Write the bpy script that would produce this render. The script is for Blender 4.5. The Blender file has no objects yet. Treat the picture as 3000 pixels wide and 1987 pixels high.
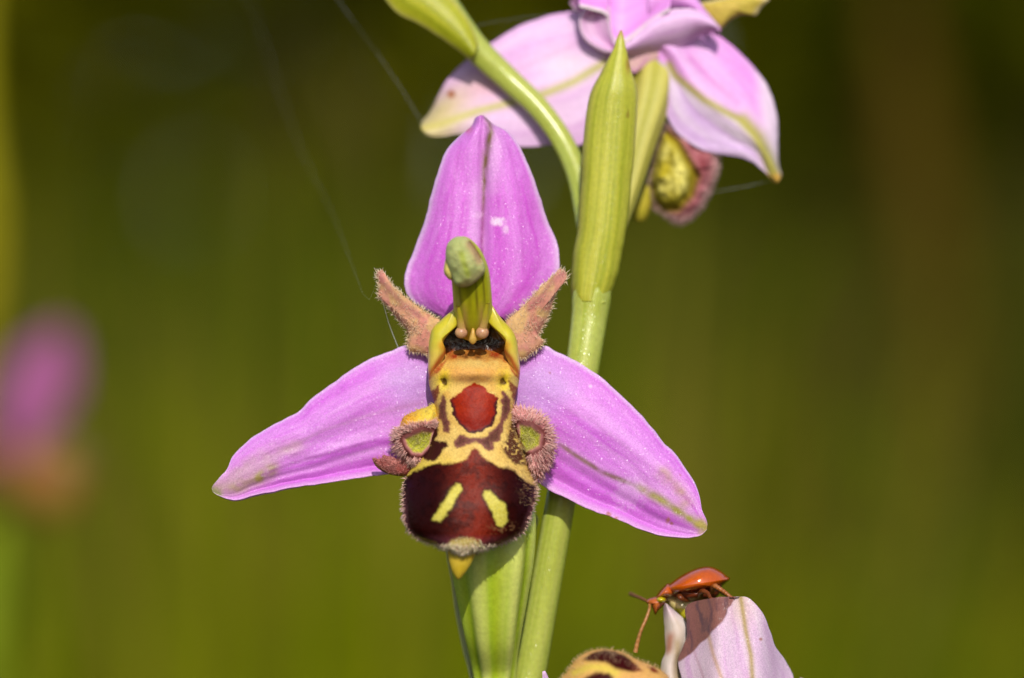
import bpy, math
import numpy as np
from mathutils import Vector

# ------------------------------------------------------------------ camera, sky, sun, exposure
# 1 scene unit = 1 cm (macro subject). Camera looks along +Y, the focus plane is Y = 0.
rng = np.random.default_rng(7)
scene = bpy.context.scene
scene.unit_settings.scale_length = 0.01
D = 27.0            # lens to focus plane
FW = 5.6            # width of the frame at the focus plane
S = FW / 3000.0     # cm per photograph pixel at the focus plane
ZC = 24.0           # height of the optical axis over the ground

cam = bpy.data.cameras.new("camera")
cam_ob = bpy.data.objects.new("camera", cam)
scene.collection.objects.link(cam_ob)
cam_ob.location = (0, -D, ZC)
cam_ob.rotation_euler = (math.radians(90), 0, 0)
cam.sensor_width = 36.0
cam.lens = 36.0 * D / FW
cam.clip_start = 1.0
cam.clip_end = 200000.0
cam.dof.use_dof = True
cam.dof.focus_distance = D + 0.05
cam.dof.aperture_fstop = cam.lens * 1e-3 / 0.95      # entrance pupil 0.95 cm wide
scene.camera = cam_ob

SUN_EL, SUN_AZ = 34.0, 4.0      # azimuth: degrees to the right of the camera axis, behind the camera
to_sun = Vector((math.sin(math.radians(SUN_AZ)) * math.cos(math.radians(SUN_EL)),
                 -math.cos(math.radians(SUN_AZ)) * math.cos(math.radians(SUN_EL)),
                 math.sin(math.radians(SUN_EL))))
world = bpy.data.worlds.new("World")
scene.world = world
world.use_nodes = True
wn = world.node_tree
bg = wn.nodes["Background"]
sky = wn.nodes.new("ShaderNodeTexSky")
sky.sky_type = 'NISHITA'
sky.sun_disc = False
sky.sun_elevation = math.radians(SUN_EL)
sky.sun_rotation = math.radians(180 - SUN_AZ)
wn.links.new(sky.outputs[0], bg.inputs[0])
bg.inputs[1].default_value = 0.125
sun = bpy.data.lights.new("sun", 'SUN')
sun.energy = 3.7
sun.angle = math.radians(0.55)
sun.color = (1.0, 0.955, 0.87)
sun_ob = bpy.data.objects.new("sun", sun)
scene.collection.objects.link(sun_ob)
sun_ob.rotation_euler = to_sun.to_track_quat('Z', 'Y').to_euler()
sun_ob.location = to_sun * 300
scene.view_settings.view_transform = 'Standard'
scene.view_settings.look = 'None'
scene.view_settings.exposure = 0.13
scene.view_settings.gamma = 1.0
scene.view_settings.use_curve_mapping = False

# ------------------------------------------------------------------ helpers
def C(r, g, b, k=0.86):
    v = np.array([r, g, b], float) / 255.0
    return np.where(v <= 0.04045, v / 12.92, ((v + 0.055) / 1.055) ** 2.4) * k

def P(px, py, y):
    """photograph pixel + depth behind the focus plane (cm) -> world point"""
    px, py, y = np.broadcast_arrays(np.asarray(px, float), np.asarray(py, float), np.asarray(y, float))
    k = S * (D + y) / D
    return np.stack([(px - 1500) * k, y, ZC + (993.5 - py) * k], -1)

def hash2(ix, iy, seed):
    h = (ix.astype(np.int64) * 374761393 + iy.astype(np.int64) * 668265263 + seed * 974711) & 0x7fffffff
    h = ((h ^ (h >> 13)) * 1274126177) & 0x7fffffff
    return ((h ^ (h >> 16)) & 0xffff) / 65535.0

def noise(x, y, seed=0):
    x = np.asarray(x, float); y = np.asarray(y, float)
    x, y = np.broadcast_arrays(x, y)
    ix = np.floor(x); iy = np.floor(y)
    fx = x - ix; fy = y - iy
    fx = fx * fx * (3 - 2 * fx); fy = fy * fy * (3 - 2 * fy)
    ix = ix.astype(np.int64); iy = iy.astype(np.int64)
    a = hash2(ix, iy, seed); b = hash2(ix + 1, iy, seed)
    c = hash2(ix, iy + 1, seed); d = hash2(ix + 1, iy + 1, seed)
    return (a * (1 - fx) + b * fx) * (1 - fy) + (c * (1 - fx) + d * fx) * fy

def fbm(x, y, seed=0, o=4):
    v = 0; a = 0.5; t = 0
    for k in range(o):
        v = v + a * noise(np.asarray(x) * 2 ** k, np.asarray(y) * 2 ** k, seed + k * 17); t += a; a *= 0.5
    return v / t

def ss(a, b, x):
    t = np.clip((np.asarray(x, float) - a) / (b - a), 0, 1)
    return t * t * (3 - 2 * t)

def mixc(a, b, f):
    f = np.asarray(f)[..., None]
    return a * (1 - f) + b * f

def spline(pts, n, closed=False):
    """Catmull-Rom through the points, resampled by arc length"""
    p = np.asarray(pts, float)
    if closed:
        q = np.vstack([p[-1], p, p[0], p[1]])
    else:
        q = np.vstack([2 * p[0] - p[1], p, 2 * p[-1] - p[-2]])
    out = []
    for i in range(1, len(q) - 2):
        t = np.linspace(0, 1, 16, endpoint=False)[:, None]
        a, b, c, d = q[i - 1], q[i], q[i + 1], q[i + 2]
        out.append(0.5 * (2 * b + (c - a) * t + (2 * a - 5 * b + 4 * c - d) * t ** 2 + (3 * b - a - 3 * c + d) * t ** 3))
    out = np.vstack(out + [q[-2][None]])
    l = np.concatenate([[0], np.cumsum(np.linalg.norm(np.diff(out[:, :2], axis=0), axis=1))])
    s = np.linspace(0, l[-1], n, endpoint=not closed)
    return np.stack([np.interp(s, l, out[:, k]) for k in range(out.shape[1])], 1)

def sdf(px, py, poly):
    """signed distance to a polygon, positive inside"""
    p = np.stack([np.ravel(px), np.ravel(py)], 1).astype(float)
    v = np.asarray(poly, float)
    d2 = np.full(len(p), 1e18); inside = np.zeros(len(p), bool)
    for i in range(len(v)):
        a, b = v[i], v[(i + 1) % len(v)]
        ab = b - a; ap = p - a
        t = np.clip((ap @ ab) / max(ab @ ab, 1e-9), 0, 1)
        d2 = np.minimum(d2, ((ap - t[:, None] * ab) ** 2).sum(1))
        c = ((a[1] > p[:, 1]) != (b[1] > p[:, 1]))
        with np.errstate(divide='ignore', invalid='ignore'):
            xi = a[0] + (p[:, 1] - a[1]) / (b[1] - a[1] if b[1] != a[1] else 1e-9) * ab[0]
        inside ^= c & (p[:, 0] < xi)
    d = np.sqrt(d2)
    return np.where(inside, d, -d).reshape(np.shape(px))

def seg_d(px, py, pts):
    """distance to a polyline"""
    p = np.stack([np.ravel(px), np.ravel(py)], 1).astype(float); v = np.asarray(pts, float)
    d2 = np.full(len(p), 1e18)
    for a, b in zip(v[:-1], v[1:]):
        ab = b - a; ap = p - a
        t = np.clip((ap @ ab) / max(ab @ ab, 1e-9), 0, 1)
        d2 = np.minimum(d2, ((ap - t[:, None] * ab) ** 2).sum(1))
    return np.sqrt(d2).reshape(np.shape(px))

def crop(x0, y0, k, pts):
    return [(x0 + k * a, y0 + k * b) for a, b in pts]
c1 = lambda pts: crop(1100, 650, .3827, pts)
c2 = lambda pts: crop(1050, 1150, .3826, pts)
c4 = lambda pts: crop(1100, 0, .549, pts)
c7 = lambda pts: crop(1500, 1600, .38, pts)

ORIGIN = {}
def base_of(parent):
    return ORIGIN.get(parent.name, np.zeros(3)) if parent else np.zeros(3)

def empty(name, loc, parent=None):
    o = bpy.data.objects.new(name, None)
    o.empty_display_size = 0.2
    scene.collection.objects.link(o)
    loc = np.asarray(loc, float)
    if parent:
        o.parent = parent
    o.location = tuple(loc - base_of(parent))
    ORIGIN[o.name] = loc
    return o

def tag(o, label=None, cat=None, group=None, kind=None):
    if label: o["label"] = label
    if cat: o["category"] = cat
    if group: o["group"] = group
    if kind: o["kind"] = kind
    return o

def mk(name, verts, faces, mat, parent=None, col=None, smooth=True, origin=None):
    verts = np.asarray(verts, float).reshape(-1, 3)
    org = np.asarray(origin, float) if origin is not None else base_of(parent)
    me = bpy.data.meshes.new(name)
    me.from_pydata((verts - org).tolist(), [], faces if isinstance(faces, list) else faces.tolist())
    if col is not None:
        a = me.color_attributes.new("Col", 'FLOAT_COLOR', 'POINT')
        c4_ = np.ones((len(verts), 4)); c4_[:, :3] = np.clip(np.asarray(col).reshape(-1, 3), 0, 1)
        a.data.foreach_set("color", c4_.ravel())
    me.materials.append(mat)
    if smooth:
        me.polygons.foreach_set("use_smooth", np.ones(len(me.polygons), bool))
    me.update()
    o = bpy.data.objects.new(name, me)
    scene.collection.objects.link(o)
    if parent:
        o.parent = parent
    else:
        o.location = tuple(org)
    ORIGIN[o.name] = org
    return o

def grid_normals(V):
    du = np.gradient(V, axis=1); dt = np.gradient(V, axis=0)
    n = np.cross(dt, du)
    return n / np.maximum(np.linalg.norm(n, axis=-1, keepdims=True), 1e-9)

def grid_faces(nt, nu, off=0, flip=False, wrap=False):
    i = np.arange(nt - 1)[:, None]; j = np.arange(nu if wrap else nu - 1)[None]
    a = i * nu + j; b = i * nu + (j + 1) % nu; c = (i + 1) * nu + (j + 1) % nu; d = (i + 1) * nu + j
    f = np.stack([a, b, c, d] if not flip else [d, c, b, a], -1).reshape(-1, 4)
    return f + off

def sheet(name, Lp, Rp, mat, parent, depth, col, nt=150, nu=80, thick=0.03, jit=2.0, seed=1, colback=None):
    """a leaf or petal: a surface spanned between two edges (base -> tip) with its own depth, curl and thickness"""
    Ls, Rs = spline(Lp, nt), spline(Rp, nt)
    t = np.linspace(0, 1, nt)[:, None]
    u = np.sin(np.linspace(-1, 1, nu) * np.pi / 2)[None] * 0.5 + np.linspace(-1, 1, nu)[None] * 0.5
    T, U = np.broadcast_arrays(t, u)
    f = (U + 1) / 2
    wob = (fbm(T * 18, U * 0 + seed, seed, 3) - .5) * jit * 2 * np.sign(U) * np.abs(U) ** 3
    acr = (Rs - Ls); w = np.linalg.norm(acr, axis=1, keepdims=True) + 1e-6
    px = Ls[:, :1] * (1 - f) + Rs[:, :1] * f + wob * acr[:, :1] / w
    py = Ls[:, 1:2] * (1 - f) + Rs[:, 1:2] * f + wob * acr[:, 1:2] / w
    y = depth(T, U, px, py)
    V = P(px, py, y)
    N = grid_normals(V)
    if N[..., 1].mean() > 0: N = -N
    th = thick * np.sqrt(np.clip(1 - np.abs(U) ** 8, 0.03, 1)) * (1 - T ** 20 * .8)
    B = V - N * th[..., None]
    cf = col(T, U, px, py)
    cb = cf if colback is None else colback(T, U, px, py)
    n = nt * nu
    F = [grid_faces(nt, nu, 0), grid_faces(nt, nu, n, True)]
    rim = []
    for i in range(nt - 1):
        for j in (0, nu - 1):
            a, b = i * nu + j, (i + 1) * nu + j
            rim.append([a, b, b + n, a + n] if j == 0 else [b, a, a + n, b + n])
    for j in range(nu - 1):
        for i in (0, nt - 1):
            a, b = i * nu + j, i * nu + j + 1
            rim.append([b, a, a + n, b + n] if i == 0 else [a, b, b + n, a + n])
    F = np.vstack(F + [np.array(rim)])
    o = mk(name, np.concatenate([V.reshape(-1, 3), B.reshape(-1, 3)]), F, mat, parent,
           np.concatenate([cf.reshape(-1, 3), cb.reshape(-1, 3)]))
    return o, dict(V=V, N=N, px=px, py=py, U=U, T=T, col=cf)

def pillow(name, outline, mat, parent, yc, hf, hb, col, nr=26, nphi=96, center=None, relief=None, power=2.0):
    """a closed plump form grown from an outline, with its own depth in front and behind"""
    O = spline(outline, nphi, closed=True)
    c = np.mean(O, 0) if center is None else np.asarray(center, float)
    r = np.sin(np.linspace(0, 1, nr) * np.pi / 2)[:, None]
    R, _ = np.broadcast_arrays(r, np.zeros((1, nphi)))
    px = c[0] + R * (O[:, 0] - c[0])[None]; py = c[1] + R * (O[:, 1] - c[1])[None]
    prof = np.clip(1 - R ** power, 0, 1) ** .5
    ycv = yc(px, py) if callable(yc) else yc + 0 * px
    yf = ycv - hf * prof
    if relief is not None: yf = yf + relief(px, py, R)
    yb = ycv + hb * prof
    VF, VB = P(px, py, yf), P(px, py, yb)
    N = grid_normals(VF)
    if N[nr // 2:, :, 1].mean() > 0: N = -N
    cf = col(px, py, R)
    n = nr * nphi
    F = np.vstack([grid_faces(nr, nphi, 0, False, True), grid_faces(nr - 1, nphi, n, True, True)])
    a = (nr - 2) * nphi + np.arange(nphi); b = (nr - 2) * nphi + (np.arange(nphi) + 1) % nphi
    rimf = (nr - 1) * nphi
    fr = np.stack([n + a, n + b, rimf + (np.arange(nphi) + 1) % nphi, rimf + np.arange(nphi)], 1)
    F = np.vstack([F, fr])
    o = mk(name, np.concatenate([VF.reshape(-1, 3), VB[:-1].reshape(-1, 3)]), F, mat, parent,
           np.concatenate([cf.reshape(-1, 3), cf[:-1].reshape(-1, 3)]))
    return o, dict(V=VF, N=N, px=px, py=py, R=R, col=cf)

def tube(name, path, mat, parent, col, nt=120, ns=32, lobes=None, flat=1.0, world_path=False, relief=None):
    """path: (px, py, depth, radius px); swept round section, closed at both ends"""
    q = spline(path, nt)
    if world_path:
        c, rad = q[:, :3], q[:, 3]
    else:
        c, rad = P(q[:, 0], q[:, 1], q[:, 2]), q[:, 3] * S * (D + q[:, 2]) / D
    tan = np.gradient(c, axis=0); tan /= np.maximum(np.linalg.norm(tan, axis=1, keepdims=True), 1e-9)
    ref = np.array([0, 1.0, 0]) if abs(tan[:, 1]).mean() < .8 else np.array([0, 0, 1.0])
    side = np.cross(tan, ref); side /= np.maximum(np.linalg.norm(side, axis=1, keepdims=True), 1e-9)
    up = np.cross(side, tan)
    th = np.linspace(0, 2 * np.pi, ns, endpoint=False)[None]
    t = np.linspace(0, 1, nt)[:, None]
    T, TH = np.broadcast_arrays(t, th)
    rr = rad[:, None] * np.ones_like(TH)
    if lobes: rr = rr * (1 + lobes[1] * np.cos(lobes[0] * TH + lobes[2] + (lobes[3] if len(lobes) > 3 else 0) * T))
    if relief is not None: rr = rr * (1 + relief(T, TH))
    V = c[:, None] + side[:, None] * (rr * np.cos(TH))[..., None] + up[:, None] * (rr * np.sin(TH) * flat)[..., None]
    F = grid_faces(nt, ns, 0, False, True).tolist() + [list(range(ns)), list(range((nt - 1) * ns, nt * ns))[::-1]]
    cc = col(T, TH)
    N = np.cos(TH)[..., None] * side[:, None] + np.sin(TH)[..., None] * up[:, None]
    o = mk(name, V.reshape(-1, 3), F, mat, parent, cc.reshape(-1, 3))
    return o, dict(V=V, N=N, col=cc, T=T, TH=TH)

def hairs(name, base, dirs, length, rad, cols, mat, parent, kind="stuff", tipc=None, bend=0.35):
    """fine hairs as bent three-sided cones, many in one mesh"""
    n = len(base)
    dirs = dirs / np.maximum(np.linalg.norm(dirs, axis=1, keepdims=True), 1e-9)
    r = rng.normal(size=(n, 3)); a = np.cross(dirs, r); a /= np.linalg.norm(a, axis=1, keepdims=True)
    b = np.cross(dirs, a)
    length = np.broadcast_to(length, n)[:, None]
    V = np.zeros((n, 7, 3)); cc = np.zeros((n, 7, 3))
    for k in range(3):
        w = math.cos(k * 2.094) * a + math.sin(k * 2.094) * b
        V[:, k] = base - dirs * length * .1 + w * rad
        V[:, 3 + k] = base + dirs * length * .55 + w * rad * .75 + a * length * .06 * bend
    V[:, 6] = base + dirs * length + a * length * .35 * bend
    tc = cols if tipc is None else tipc
    for k in range(3): cc[:, k] = cols; cc[:, 3 + k] = cols * .4 + tc * .6
    cc[:, 6] = tc
    f0 = []
    for k in range(3):
        m = (k + 1) % 3
        f0 += [[k, m, 3 + m], [k, 3 + m, 3 + k], [3 + k, 3 + m, 6]]
    F = (np.array(f0)[None] + (np.arange(n) * 7)[:, None, None]).reshape(-1, 3)
    o = mk(name, V.reshape(-1, 3), F, mat, parent, cc.reshape(-1, 3))
    if kind: o["kind"] = kind
    return o

def pick(g, mask, n):
    idx = np.flatnonzero(mask.ravel())
    k = rng.choice(idx, size=n, replace=True)
    V, N = g['V'].reshape(-1, 3), g['N'].reshape(-1, 3)
    col = g['col'].reshape(-1, 3)
    return V[k] + rng.normal(size=(n, 3)) * .002, N[k], col[k]

# ------------------------------------------------------------------ materials
def material(name, rough=.5, spec=.3, transl=0.0, sss=0.0, bumps=(), sheen=0.0, tint=(0, 0), coat=0.0, plain=None, glitter=None):
    m = bpy.data.materials.new(name); m.use_nodes = True
    nt = m.node_tree; nd = nt.nodes; L = nt.links
    bs = nd["Principled BSDF"]; out = nd["Material Output"]
    geo = nd.new("ShaderNodeNewGeometry")
    if plain is None:
        at = nd.new("ShaderNodeAttribute"); at.attribute_name = "Col"; csock = at.outputs["Color"]
    else:
        rgb = nd.new("ShaderNodeRGB"); rgb.outputs[0].default_value = (*plain, 1); csock = rgb.outputs[0]
    if tint[1] > 0:
        nz = nd.new("ShaderNodeTexNoise"); nz.inputs["Scale"].default_value = tint[0]; nz.inputs["Detail"].default_value = 4
        L.new(geo.outputs["Position"], nz.inputs["Vector"])
        mr = nd.new("ShaderNodeMapRange"); mr.inputs[1].default_value = .3; mr.inputs[2].default_value = .7
        mr.inputs[3].default_value = 1 - tint[1]; mr.inputs[4].default_value = 1 + tint[1]
        L.new(nz.outputs[0], mr.inputs[0])
        mx = nd.new("ShaderNodeMix"); mx.data_type = 'RGBA'; mx.blend_type = 'MULTIPLY'; mx.inputs[0].default_value = 1
        L.new(csock, mx.inputs[6]); L.new(mr.outputs[0], mx.inputs[7]); csock = mx.outputs[2]
    L.new(csock, bs.inputs["Base Color"])
    bs.inputs["Roughness"].default_value = rough
    bs.inputs["Specular IOR Level"].default_value = spec
    bs.inputs["Sheen Weight"].default_value = sheen
    bs.inputs["Coat Weight"].default_value = coat
    bs.inputs["Coat Roughness"].default_value = .12
    if sss > 0:
        bs.inputs["Subsurface Weight"].default_value = sss
        bs.inputs["Subsurface Radius"].default_value = (1, .6, .35)
        bs.inputs["Subsurface Scale"].default_value = 0.035
    prev = None
    for kind, sc, st, dist in bumps:
        tx = nd.new("ShaderNodeTexVoronoi" if kind == 'v' else "ShaderNodeTexNoise")
        tx.inputs["Scale"].default_value = sc
        L.new(geo.outputs["Position"], tx.inputs["Vector"])
        b = nd.new("ShaderNodeBump"); b.inputs["Strength"].default_value = st; b.inputs["Distance"].default_value = dist
        L.new(tx.outputs[0], b.inputs["Height"])
        if prev: L.new(prev.outputs[0], b.inputs["Normal"])
        prev = b
    if prev: L.new(prev.outputs[0], bs.inputs["Normal"])
    if glitter:      # epidermal cells: each cell a small facet of its own tilt under a thin gloss
        vo = nd.new("ShaderNodeTexVoronoi"); vo.inputs["Scale"].default_value = glitter[0]
        L.new(geo.outputs["Position"], vo.inputs["Vector"])
        vm = nd.new("ShaderNodeVectorMath"); vm.operation = 'SUBTRACT'; vm.inputs[1].default_value = (.5, .5, .5)
        L.new(vo.outputs["Color"], vm.inputs[0])
        sc_ = nd.new("ShaderNodeVectorMath"); sc_.operation = 'SCALE'; sc_.inputs["Scale"].default_value = glitter[1]
        L.new(vm.outputs[0], sc_.inputs[0])
        ad = nd.new("ShaderNodeVectorMath"); ad.operation = 'ADD'
        L.new(sc_.outputs[0], ad.inputs[0]); L.new(geo.outputs["Normal"], ad.inputs[1])
        nm = nd.new("ShaderNodeVectorMath"); nm.operation = 'NORMALIZE'; L.new(ad.outputs[0], nm.inputs[0])
        L.new(nm.outputs[0], bs.inputs["Coat Normal"])
        bs.inputs["Coat Weight"].default_value = glitter[2]; bs.inputs["Coat Roughness"].default_value = glitter[3]
    if transl > 0:
        tr = nd.new("ShaderNodeBsdfTranslucent"); L.new(csock, tr.inputs[0])
        ms = nd.new("ShaderNodeMixShader"); ms.inputs[0].default_value = transl
        L.new(bs.outputs[0], ms.inputs[1]); L.new(tr.outputs[0], ms.inputs[2]); L.new(ms.outputs[0], out.inputs[0])
    return m

M_petal = material("petal_tissue", .5, .3, .08, 0, (('n', 9, .12, .02), ('n', 90, .2, .005)), .05, (150, .2), glitter=(360, 1.1, .33, .2))
M_petal_soft = material("petal_tissue_smooth", .5, .3, .1, 0, (('n', 10, .1, .02),), .05, (30, .05))
M_green = material("green_stem_tissue", .27, .55, .04, .2, (('n', 60, .12, .005), ('n', 12, .12, .01)), 0, (40, .09), glitter=(190, .7, .4, .2))
M_bract = material("bract_tissue", .45, .4, .1, .15, (('n', 60, .15, .005),), 0, (45, .08), glitter=(300, .6, .2, .25))
M_lip = material("velvet_lip", .45, .08, 0, 0, (('n', 80, .25, .005),), 0, (110, .2))
M_pile = material("lip_velvet_pile", .8, 0.0, 0, 0)
M_waxy = material("waxy_yellow_tissue", .34, .45, 0, .25, (('n', 30, .08, .008),), 0, (30, .06))
M_fuzz = material("fuzzy_petal", .65, .2, .05, .1, (('n', 60, .3, .006),), 0, (50, .12))
M_hair = material("plant_hair", .5, .3, 0, 0)
M_anther = material("matt_anther", .7, .15, 0, .2, (('n', 25, .15, .008),), 0, (25, .10))
M_wet = material("wet_cavity", .22, .5, 0, 0, (('n', 40, .5, .01),), 0, (45, .2))
M_beetle = material("beetle_shell", .12, .5, 0, 0, (('v', 110, .12, .004),), 0, (40, .12), 1.0)
M_beetle_soft = material("beetle_limb", .4, .4, 0, .1, (('n', 60, .2, .004),), 0, (40, .12))
M_silk = material("spider_silk", .3, .6, .3, 0, (), 0, (0, 0), 0, (.75, .76, .74))
M_grass = material("grass_blade", .8, .02, .25, 0, (), 0, (3, .15))
M_leaf = material("hedge_leaf", .85, .0, .15, 0, (), 0, (3, .15))
M_ground = material("meadow_soil", .95, .05, 0, 0, (('n', 1.5, .8, .5),), 0, (.6, .35), 0, (.05, .042, .01))

# ------------------------------------------------------------------ ground
def ground_z(x, y):
    x = np.asarray(x, float); y = np.asarray(y, float)
    near = ss(15, 60, np.hypot(x, y))
    return near * ((fbm(x * .05 + 9, y * .05 + 4, 3, 3) - .5) * 3.0) + 14 * ss(60, 500, y) + 900 * ss(3000, 40000, np.hypot(x, y))

rad = np.concatenate([np.linspace(0, 300, 60), np.geomspace(320, 60000, 40)])
ang = np.linspace(0, 2 * np.pi, 96, endpoint=False)
RR, AA = np.meshgrid(rad, ang, indexing='ij')
gx, gy = RR * np.cos(AA), RR * np.sin(AA)
GV = np.stack([gx, gy, ground_z(gx, gy)], -1)
g_ob = mk("ground", GV.reshape(-1, 3), grid_faces(len(rad), 96, 0, True, True), M_ground)
tag(g_ob, "olive brown meadow ground under the grass", "ground", None, "structure")

def blades(name, n, xr, yr, hr, wr, colA, colB, mat, parent=None, center=None, spread=None, lean=.25, seed=0, zbase=None, dens=None):
    """grass blades: tapered, bent ribbons with a fold, many in one mesh"""
    r = np.random.default_rng(100 + seed)
    if center is None:
        x = r.uniform(*xr, n); y = r.uniform(*yr, n)
        if dens is not None:
            k = dens(x, y) > r.random(n); x, y = x[k], y[k]; n = len(x)
    else:
        x = center[0] + r.normal(size=n) * spread; y = center[1] + r.normal(size=n) * spread
    z = ground_z(x, y) - .3
    h = r.uniform(*hr, n); w = r.uniform(*wr, n)
    a = r.uniform(0, 2 * np.pi, n); ln = np.abs(r.normal(size=n)) * lean
    if center is not None:
        a = np.arctan2(y - center[1], x - center[0]) + r.normal(size=n) * .6
    k = np.array([0, .35, .68, 1.0])
    off = (k[None] ** 2) * (ln * h)[:, None]
    cx = x[:, None] + np.cos(a)[:, None] * off; cy = y[:, None] + np.sin(a)[:, None] * off
    cz = z[:, None] + h[:, None] * k[None] * (1 - .25 * ln[:, None] * k[None])
    f = r.uniform(0, np.pi, n)
    sx, sy = np.cos(f)[:, None], np.sin(f)[:, None]
    wk = np.array([.8, 1.0, .7])[None] * w[:, None] * .5
    V = np.zeros((n, 7, 3))
    for j in range(3):
        V[:, 2 * j] = np.stack([cx[:, j] - sx[:, 0] * wk[:, j], cy[:, j] - sy[:, 0] * wk[:, j], cz[:, j]], 1)
        V[:, 2 * j + 1] = np.stack([cx[:, j] + sx[:, 0] * wk[:, j], cy[:, j] + sy[:, 0] * wk[:, j], cz[:, j]], 1)
    V[:, 6] = np.stack([cx[:, 3], cy[:, 3], cz[:, 3]], 1)
    f0 = np.array([[0, 1, 3], [0, 3, 2], [2, 3, 5], [2, 5, 4], [4, 5, 6]])
    F = (f0[None] + (np.arange(n) * 7)[:, None, None]).reshape(-1, 3)
    q = r.random(n)[:, None]
    if callable(colA): bc = colA(x, y, r)
    else: bc = colA * (1 - q) + colB * q
    bc = bc * r.uniform(.75, 1.25, n)[:, None]
    col = np.repeat(bc[:, None], 7, 1)
    return mk(name, V.reshape(-1, 3), F, mat, parent, col.reshape(-1, 3), True,
              None if parent else (0 if center is None else center[0], 0 if center is None else center[1], 0))

OL, OLB, GR, DRY = C(82, 92, 8, 1), C(80, 82, 4, 1), C(50, 70, 6, 1), C(80, 72, 26, 1)
def meadow_col(x, y, r):
    n = fbm(x * .10 + 3, y * .05, 11, 2) + r.normal(size=len(x)) * .05
    c = mixc(GR[None], OL[None], ss(.35, .6, n))
    c = mixc(c, C(50, 62, 4, 1) + 0 * c, .6 * ss(1, 14, x))
    m = fbm(x * .13 + 40, y * .05 + 8, 23, 2) + r.normal(size=len(x)) * .05
    return mixc(c, DRY[None] + 0 * c, ss(.56, .68, m))
mg = blades("meadow_grass", 40000, (-70, 70), (55, 270), (9, 31), (.3, .7), meadow_col, None, M_grass, seed=1,
            dens=lambda x, y: np.where(np.abs(x) < 12 + .32 * y, 1, 0))
tag(mg, "soft olive meadow grass filling the background", "grass", None, "stuff")
sg = blades("short_grass", 9000, (-45, 45), (-20, 46), (3, 9), (.2, .45), meadow_col, None, M_grass, seed=2,
            dens=lambda x, y: np.hypot(x, y) > 2.0)
tag(sg, "short grass round the foot of the orchids", "grass", None, "stuff")

# dark hedge shrubs closing the meadow
def shrub(cx, cy, h, r, label, seed, n=5200, tone=1.0):
    g = np.random.default_rng(500 + seed)
    z0 = float(ground_z(cx, cy))
    root = empty("hedge_shrub", (cx, cy, z0))
    tag(root, label, "shrub", "dark shrubs behind the meadow" if r > 20 else None)
    tr = []
    for k in range(5):
        a = g.uniform(0, 6.28); l = r * .5
        path = [(cx, cy, z0 - 2, 2.6 * r / 50), (cx + .3 * l * math.cos(a), cy + .3 * l * math.sin(a), z0 + h * .35, 1.9 * r / 50),
                (cx + l * math.cos(a), cy + l * math.sin(a), z0 + h * .8, .5 * r / 50)]
        tube("trunk", path, M_leaf, root, lambda T, TH: np.broadcast_to(C(70, 55, 35), T.shape + (3,)), 14, 8, world_path=True)
    # leaf clumps
    nc = 60
    cp = g.normal(size=(nc, 3)); cp /= np.linalg.norm(cp, axis=1, keepdims=True); cp *= g.uniform(.35, 1, (nc, 1)) ** .5
    cen = np.array([cx, cy, z0 + h * .52]) + cp * np.array([r, r * .8, h * .5])
    ci = g.integers(0, nc, n)
    p = cen[ci] + g.normal(size=(n, 3)) * r * .15
    p[:, 2] = np.maximum(p[:, 2], z0 + 1)
    nn = g.normal(size=(n, 3)) + np.array([0, -.3, .6]); nn /= np.linalg.norm(nn, axis=1, keepdims=True)
    a = np.cross(nn, g.normal(size=(n, 3))); a /= np.linalg.norm(a, axis=1, keepdims=True); b = np.cross(nn, a)
    sz = g.uniform(1.8, 3.6, (n, 1)) * max(r / 40, .35)
    V = np.stack([p - a * sz, p + b * sz * .5 + nn * sz * .12, p + a * sz, p - b * sz * .5 + nn * sz * .12], 1)
    F = np.arange(n * 4).reshape(n, 4)
    cc = mixc(C(40, 50, 2, 1)[None], C(102, 98, 6, 1)[None], g.random(n) * .25 + .75 * g.random(nc)[ci]) * tone
    cr = mk("crown", V.reshape(-1, 3), F, M_leaf, root, np.repeat(cc[:, None], 4, 1).reshape(-1, 3), False)
    cr["kind"] = "stuff"
    return root
for k, (x, y, h, r) in enumerate([(-150, 330, 150, 55), (-62, 300, 165, 52), (18, 320, 150, 50), (95, 290, 170, 55), (180, 330, 160, 58),
                                  (-240, 320, 150, 60), (270, 320, 150, 60), (-35, 250, 110, 40), (-85, 240, 120, 42), (40, 250, 115, 40), (-20, 400, 190, 60), (70, 400, 200, 60), (-110, 400, 190, 60), (160, 410, 190, 60)]):
    shrub(x, y, h, r, "dark green shrub far out of focus behind the meadow grass", k, 5200)

shrub(13.5, 112, 44, 8.5, "small dark leafy bush behind the brown dry stem", 31, 2600, .8)
shrub(-9.5, 150, 50, 7.5, "small dark leafy bush behind the yellow grass stalk", 32, 2200, .85)

# ------------------------------------------------------------------ the bee orchid in focus
plant = empty("orchid_plant", P(1400, 993.5 + 24 / S, .5) * np.array([1, 1, 0]))
tag(plant, "flowering bee orchid with one pink flower in sharp focus on a green stem", "orchid")

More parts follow.
